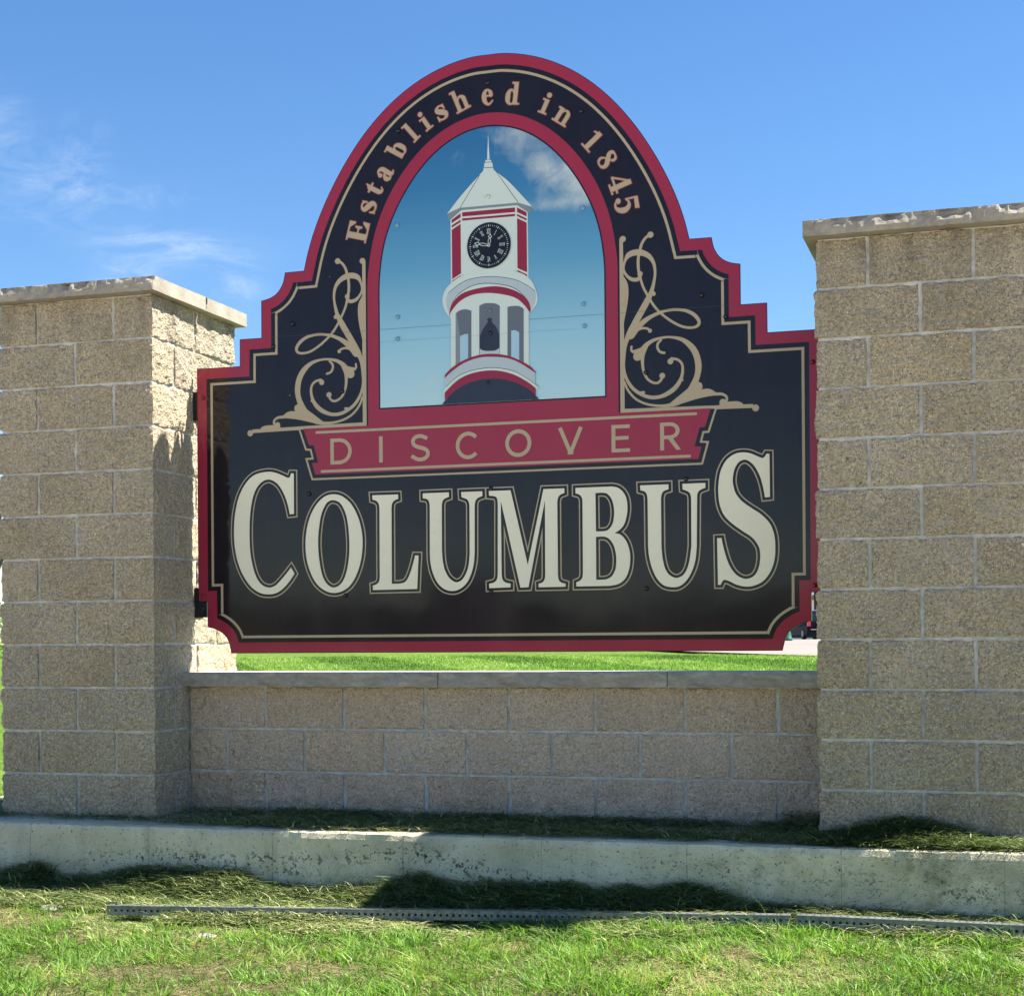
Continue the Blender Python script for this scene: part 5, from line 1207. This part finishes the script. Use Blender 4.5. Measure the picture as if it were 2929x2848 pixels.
# ------------------------------------------------------------------ far things seen through the gap
def at(px, depth):                                   # ground point below image column px (in the 1958 wide view) at a depth
    u = (px - 979) / 3047.0
    q = CAM + fw * depth + rt * (u * depth)
    return q.x, q.y
cx0, cy0 = at(1543, 97)
vd = math.atan2(cy0 - CAM.y, cx0 - CAM.x)
car = empty('parked_car', (cx0, cy0, gz(cx0, cy0) + 0.035), 'dark blue minivan parked on the pavement, seen from behind through the gap beside the sign', 'car', None, vd - math.pi / 2 + R(20))
# local frame: x right, y forward; rear left corner near the origin
Wc, Lc = 1.95, 4.9
secs = [(0.0, .38, 1.0), (0.0, .95, 1.72)]
def body_loop(y_, zb_, zt, wtop, wmid):
    return [(-wmid, y_, zb_), (wmid, y_, zb_), (wmid, y_, zb_ + .55), (wtop + .06, y_, min(zt, 1.05)), (wtop, y_, zt), (-wtop, y_, zt), (-wtop - .06, y_, min(zt, 1.05)), (-wmid, y_, zb_ + .55)]
mb = MB(); loops = [(0.0, .42, 1.10, .90, .90), (0.05, .32, 1.12, .94, .95), (0.12, .28, 1.68, .74, .97), (0.5, .25, 1.76, .76, .975), (2.6, .22, 1.78, .76, .975), (3.6, .22, 1.20, .80, .975), (4.2, .24, 1.06, .84, .96), (4.75, .30, .90, .80, .90), (4.9, .42, .72, .70, .80)]
vs = []
for q in loops: vs += body_loop(*q)
fs = [(i * 8 + k, i * 8 + (k + 1) % 8, (i + 1) * 8 + (k + 1) % 8, (i + 1) * 8 + k) for i in range(len(loops) - 1) for k in range(8)] + [tuple(range(8))[::-1], tuple((len(loops) - 1) * 8 + k for k in range(8))]
mb.add([(v[0] + .95, v[1], v[2]) for v in vs], fs); mb.build('body', M['car_paint'], car)
mb = MB(); mb.add([(.95 - .70, .085, 1.18), (.95 + .70, .085, 1.18), (.95 + .62, .115, 1.62), (.95 - .62, .115, 1.62)], [(0, 1, 2, 3)]); mb.v = [(a, b - .03, c_) for a, b, c_ in mb.v]; mb.build('rear_window', M['glass_dark'], car)
mb = MB()
for y0_, y1_ in ((.35, 1.2), (1.3, 2.1), (2.2, 3.0)): mb.add([(-.045 + .02, y0_, 1.12), (-.045 + .02, y1_, 1.12), (.145, y1_, 1.62), (.145, y0_, 1.62)], [(0, 3, 2, 1)])
mb.build('side_window', M['glass_dark'], car)
for sx_ in (0.07, 1.83):
    mb = MB(); mb.box((sx_, 0.03, 0.98), (0.20, 0.12, 0.36)); mb.build('tail_light', M['tail_red'], car)
mb = MB(); mb.box((.95, 2.4, .24), (1.8, 4.5, .26)); mb.build('underbody_shade', M['rubber'], car)  # black box added under the body, standing in for the shade below the car
mb = MB(); mb.box((.95, -0.03, .45), (1.8, .12, .34)); mb.build('bumper', M['car_paint'], car)
mb = MB(); mb.box((.95, -0.095, .60), (1.6, .02, .03)); mb.build('bumper_trim', M['chrome'], car)
mb = MB(); mb.box((.95, -0.01, 1.03), (.8, .04, .07)); mb.build('chrome_strip', M['chrome'], car)
mb = MB(); mb.box((.95, -0.005, .86), (.32, .03, .16)); mb.build('licence_plate', M['white'], car)
for wx in (0.06, 1.84):
    for wy in (.85, 3.75):
        mb = MB(); mb.lathe([(.30, -.11), (.34, -.09), (.34, .09), (.30, .11)], 24, (wx, wy, .34), 'x'); wo_ = mb.build('wheel', M['rubber'], car)
        mb = MB(); mb.lathe([(.20, -.116), (.22, -.112), (.22, .112), (.20, .116)], 20, (wx, wy, .34), 'x'); mb.build('rim', M['rim'], wo_)
lx, ly = at(1504, 75)
lamp = empty('lamp_post', (lx, ly, gz(lx, ly) + 0.03), 'dark green lamp post with flared base at the pavement edge beside the parked car', 'lamp post')
mb = MB(); mb.lathe([(.24, 0), (.24, .10), (.19, .16), (.17, .30), (.13, .42), (.10, .55), (.09, .62)], 16); mb.build('base', M['post_green'], lamp, True)
mb = MB(); mb.lathe([(.06, .62), (.05, 3.1)], 12); mb.build('pole', M['post_green'], lamp, True)
mb = MB(); mb.lathe([(.10, 3.1), (.20, 3.2), (.17, 3.5), (.05, 3.6)], 12); mb.build('lantern', M['white'], lamp, True)
bx_, by_ = at(1545, 130)
bld = empty('shop_building', (bx_, by_, 1.05), 'low far building with a white fascia over a brown band, glimpsed beside the sign', 'building', None, vd - math.pi / 2)
mb = MB(); mb.box((7, 5.2, 1.6), (24, 10, 3.2)); mb.build('wall', M['white'], bld)
mb = MB(); mb.box((7, -.3, 3.68), (25, 1.2, .26)); mb.build('fascia', M['white'], bld)
mb = MB(); mb.box((7, -.15, 3.37), (24.6, .7, .36)); mb.build('brown_band', M['brown'], bld)
mb = MB(); mb.box((7, 5.0, 3.9), (25, 11, .2)); mb.build('roof', M['t_gray'], bld)
for k_ in range(6):
    if k_ == 1: continue
    mb = MB(); mb.box((-3.2 + k_ * 4.2, .17, 1.5), (2.2, .06, 1.5)); mb.build('window', M['window'], bld)

# twiggy tree and hedge past the left pillar
def bare_tree(x0, y0, z0, h, label):
    root = empty('bare_tree', (x0, y0, z0), label, 'tree'); mb = MB(); cr_ = MB()
    rr2 = random.Random(4)
    def seg(a, b, r0, r1, m_):
        d = (b - a).normalized(); s_ = d.orthogonal().normalized(); u_ = d.cross(s_); K = 5
        v = [a + (s_ * math.cos(6.283 * k / K) + u_ * math.sin(6.283 * k / K)) * r0 for k in range(K)] + [b + (s_ * math.cos(6.283 * k / K) + u_ * math.sin(6.283 * k / K)) * r1 for k in range(K)]
        m_.add(v, [(k, (k + 1) % K, K + (k + 1) % K, K + k) for k in range(K)])
    def grow(p, d, L_, r_, lv):
        q = p + d * L_; seg(p, q, r_, r_ * .7, mb if lv < 1 else cr_)
        if lv >= 5: return
        for _ in range(3 if lv < 4 else 2):
            nd = (d + Vector((rr2.gauss(0, .5), rr2.gauss(0, .5), rr2.gauss(0.12, .3)))).normalized(); grow(q, nd, L_ * rr2.uniform(.62, .85), r_ * .62, lv + 1)
    grow(Vector((0, 0, 0)), Vector((0.02, 0, 1)), h * .28, h * .022, 0)
    mb.build('trunk', M['bark'], root); cr_.build('crown', M['bark'], root)
tx, ty = at(-30, 62); bare_tree(tx, ty, gz(tx, ty), 7.0, 'bare branched tree far behind the left edge of the left pillar')
def shrub(px, depth, h, r_, label, seed, name='shrub', cat='shrub'):
    x0, y0 = at(px, depth); z0 = gz(x0, y0); g2 = np.random.default_rng(seed); n_ = 5000
    root = empty(name, (x0, y0, z0), label, cat)
    p_ = g2.normal(0, 1, (n_, 3)); p_ /= np.linalg.norm(p_, axis=1)[:, None]; p_ *= g2.uniform(0.55, 1.0, n_)[:, None] * np.array([r_, r_, h * .5]) * (1 + 0.25 * np.sin(p_[:, :1] * 5 + seed) * np.cos(p_[:, 2:] * 6)); p_[:, 2] += h * .5
    an_ = g2.uniform(0, 6.28, n_); le = g2.uniform(.04, .10, n_) * h / 1.5
    me = blade_mesh('foliage', p_, g2.uniform(-.05, .1, n_) * h / 1.5, np.stack([np.cos(an_), np.sin(an_)], 1) * le[:, None], g2.uniform(.03, .06, n_) * h / 1.5, g2.uniform(0, .5, n_), M['grass'], 2)
    link('foliage', me, root); mb = MB(); mb.lathe([(.05 * h / 1.5, 0), (.03 * h / 1.5, h * .6)], 8); mb.build('stem', M['bark'], root)
shrub(-14, 38, 1.3, 1.3, 'green rounded shrub behind the left edge of the left pillar', 3)

# what the glossy sign reflects: a far wood and a low building across the field behind the viewer
g3 = np.random.default_rng(12); n_ = 9000
xx = g3.uniform(-260, 200, n_); yy = g3.uniform(-190, -175, n_); top = 7.2 + 1.3 * np.sin(xx * .05) * np.sin(xx * .13 + 1) + 0.7 * np.sin(xx * .31)
zz_ = g3.uniform(0, 1, n_) ** .7 * top - 1.5
an_ = g3.uniform(0, 6.28, n_)
me = blade_mesh('wood', np.stack([xx, yy, zz_], 1), g3.uniform(.4, 1.2, n_), np.stack([np.cos(an_), np.sin(an_)], 1) * 1.2, g3.uniform(1.6, 3.0, n_), g3.uniform(0, .3, n_), M['wood_dark'], 2)
tag(link('far_wood', me), 'far-off wood across the field in front of the sign', 'wood', kind='stuff')

fb = empty('far_house', (-50, -150, -1.5), 'small grey house far across the field in front of the sign', 'house')
mb = MB(); mb.box((0, 0, 4.2), (7, 6, 8.4)); mb.build('wall', M['far_wall'], fb)
mb = MB(); mb.add([(-3.8, 3.3, 8.4), (3.8, 3.3, 8.4), (3.8, -3.3, 8.4), (-3.8, -3.3, 8.4), (-3.8, 0, 10), (3.8, 0, 10)], [(0, 1, 5, 4), (2, 3, 4, 5), (1, 2, 5), (3, 0, 4), (0, 3, 2, 1)]); mb.build('roof', M['t_gray'], fb)
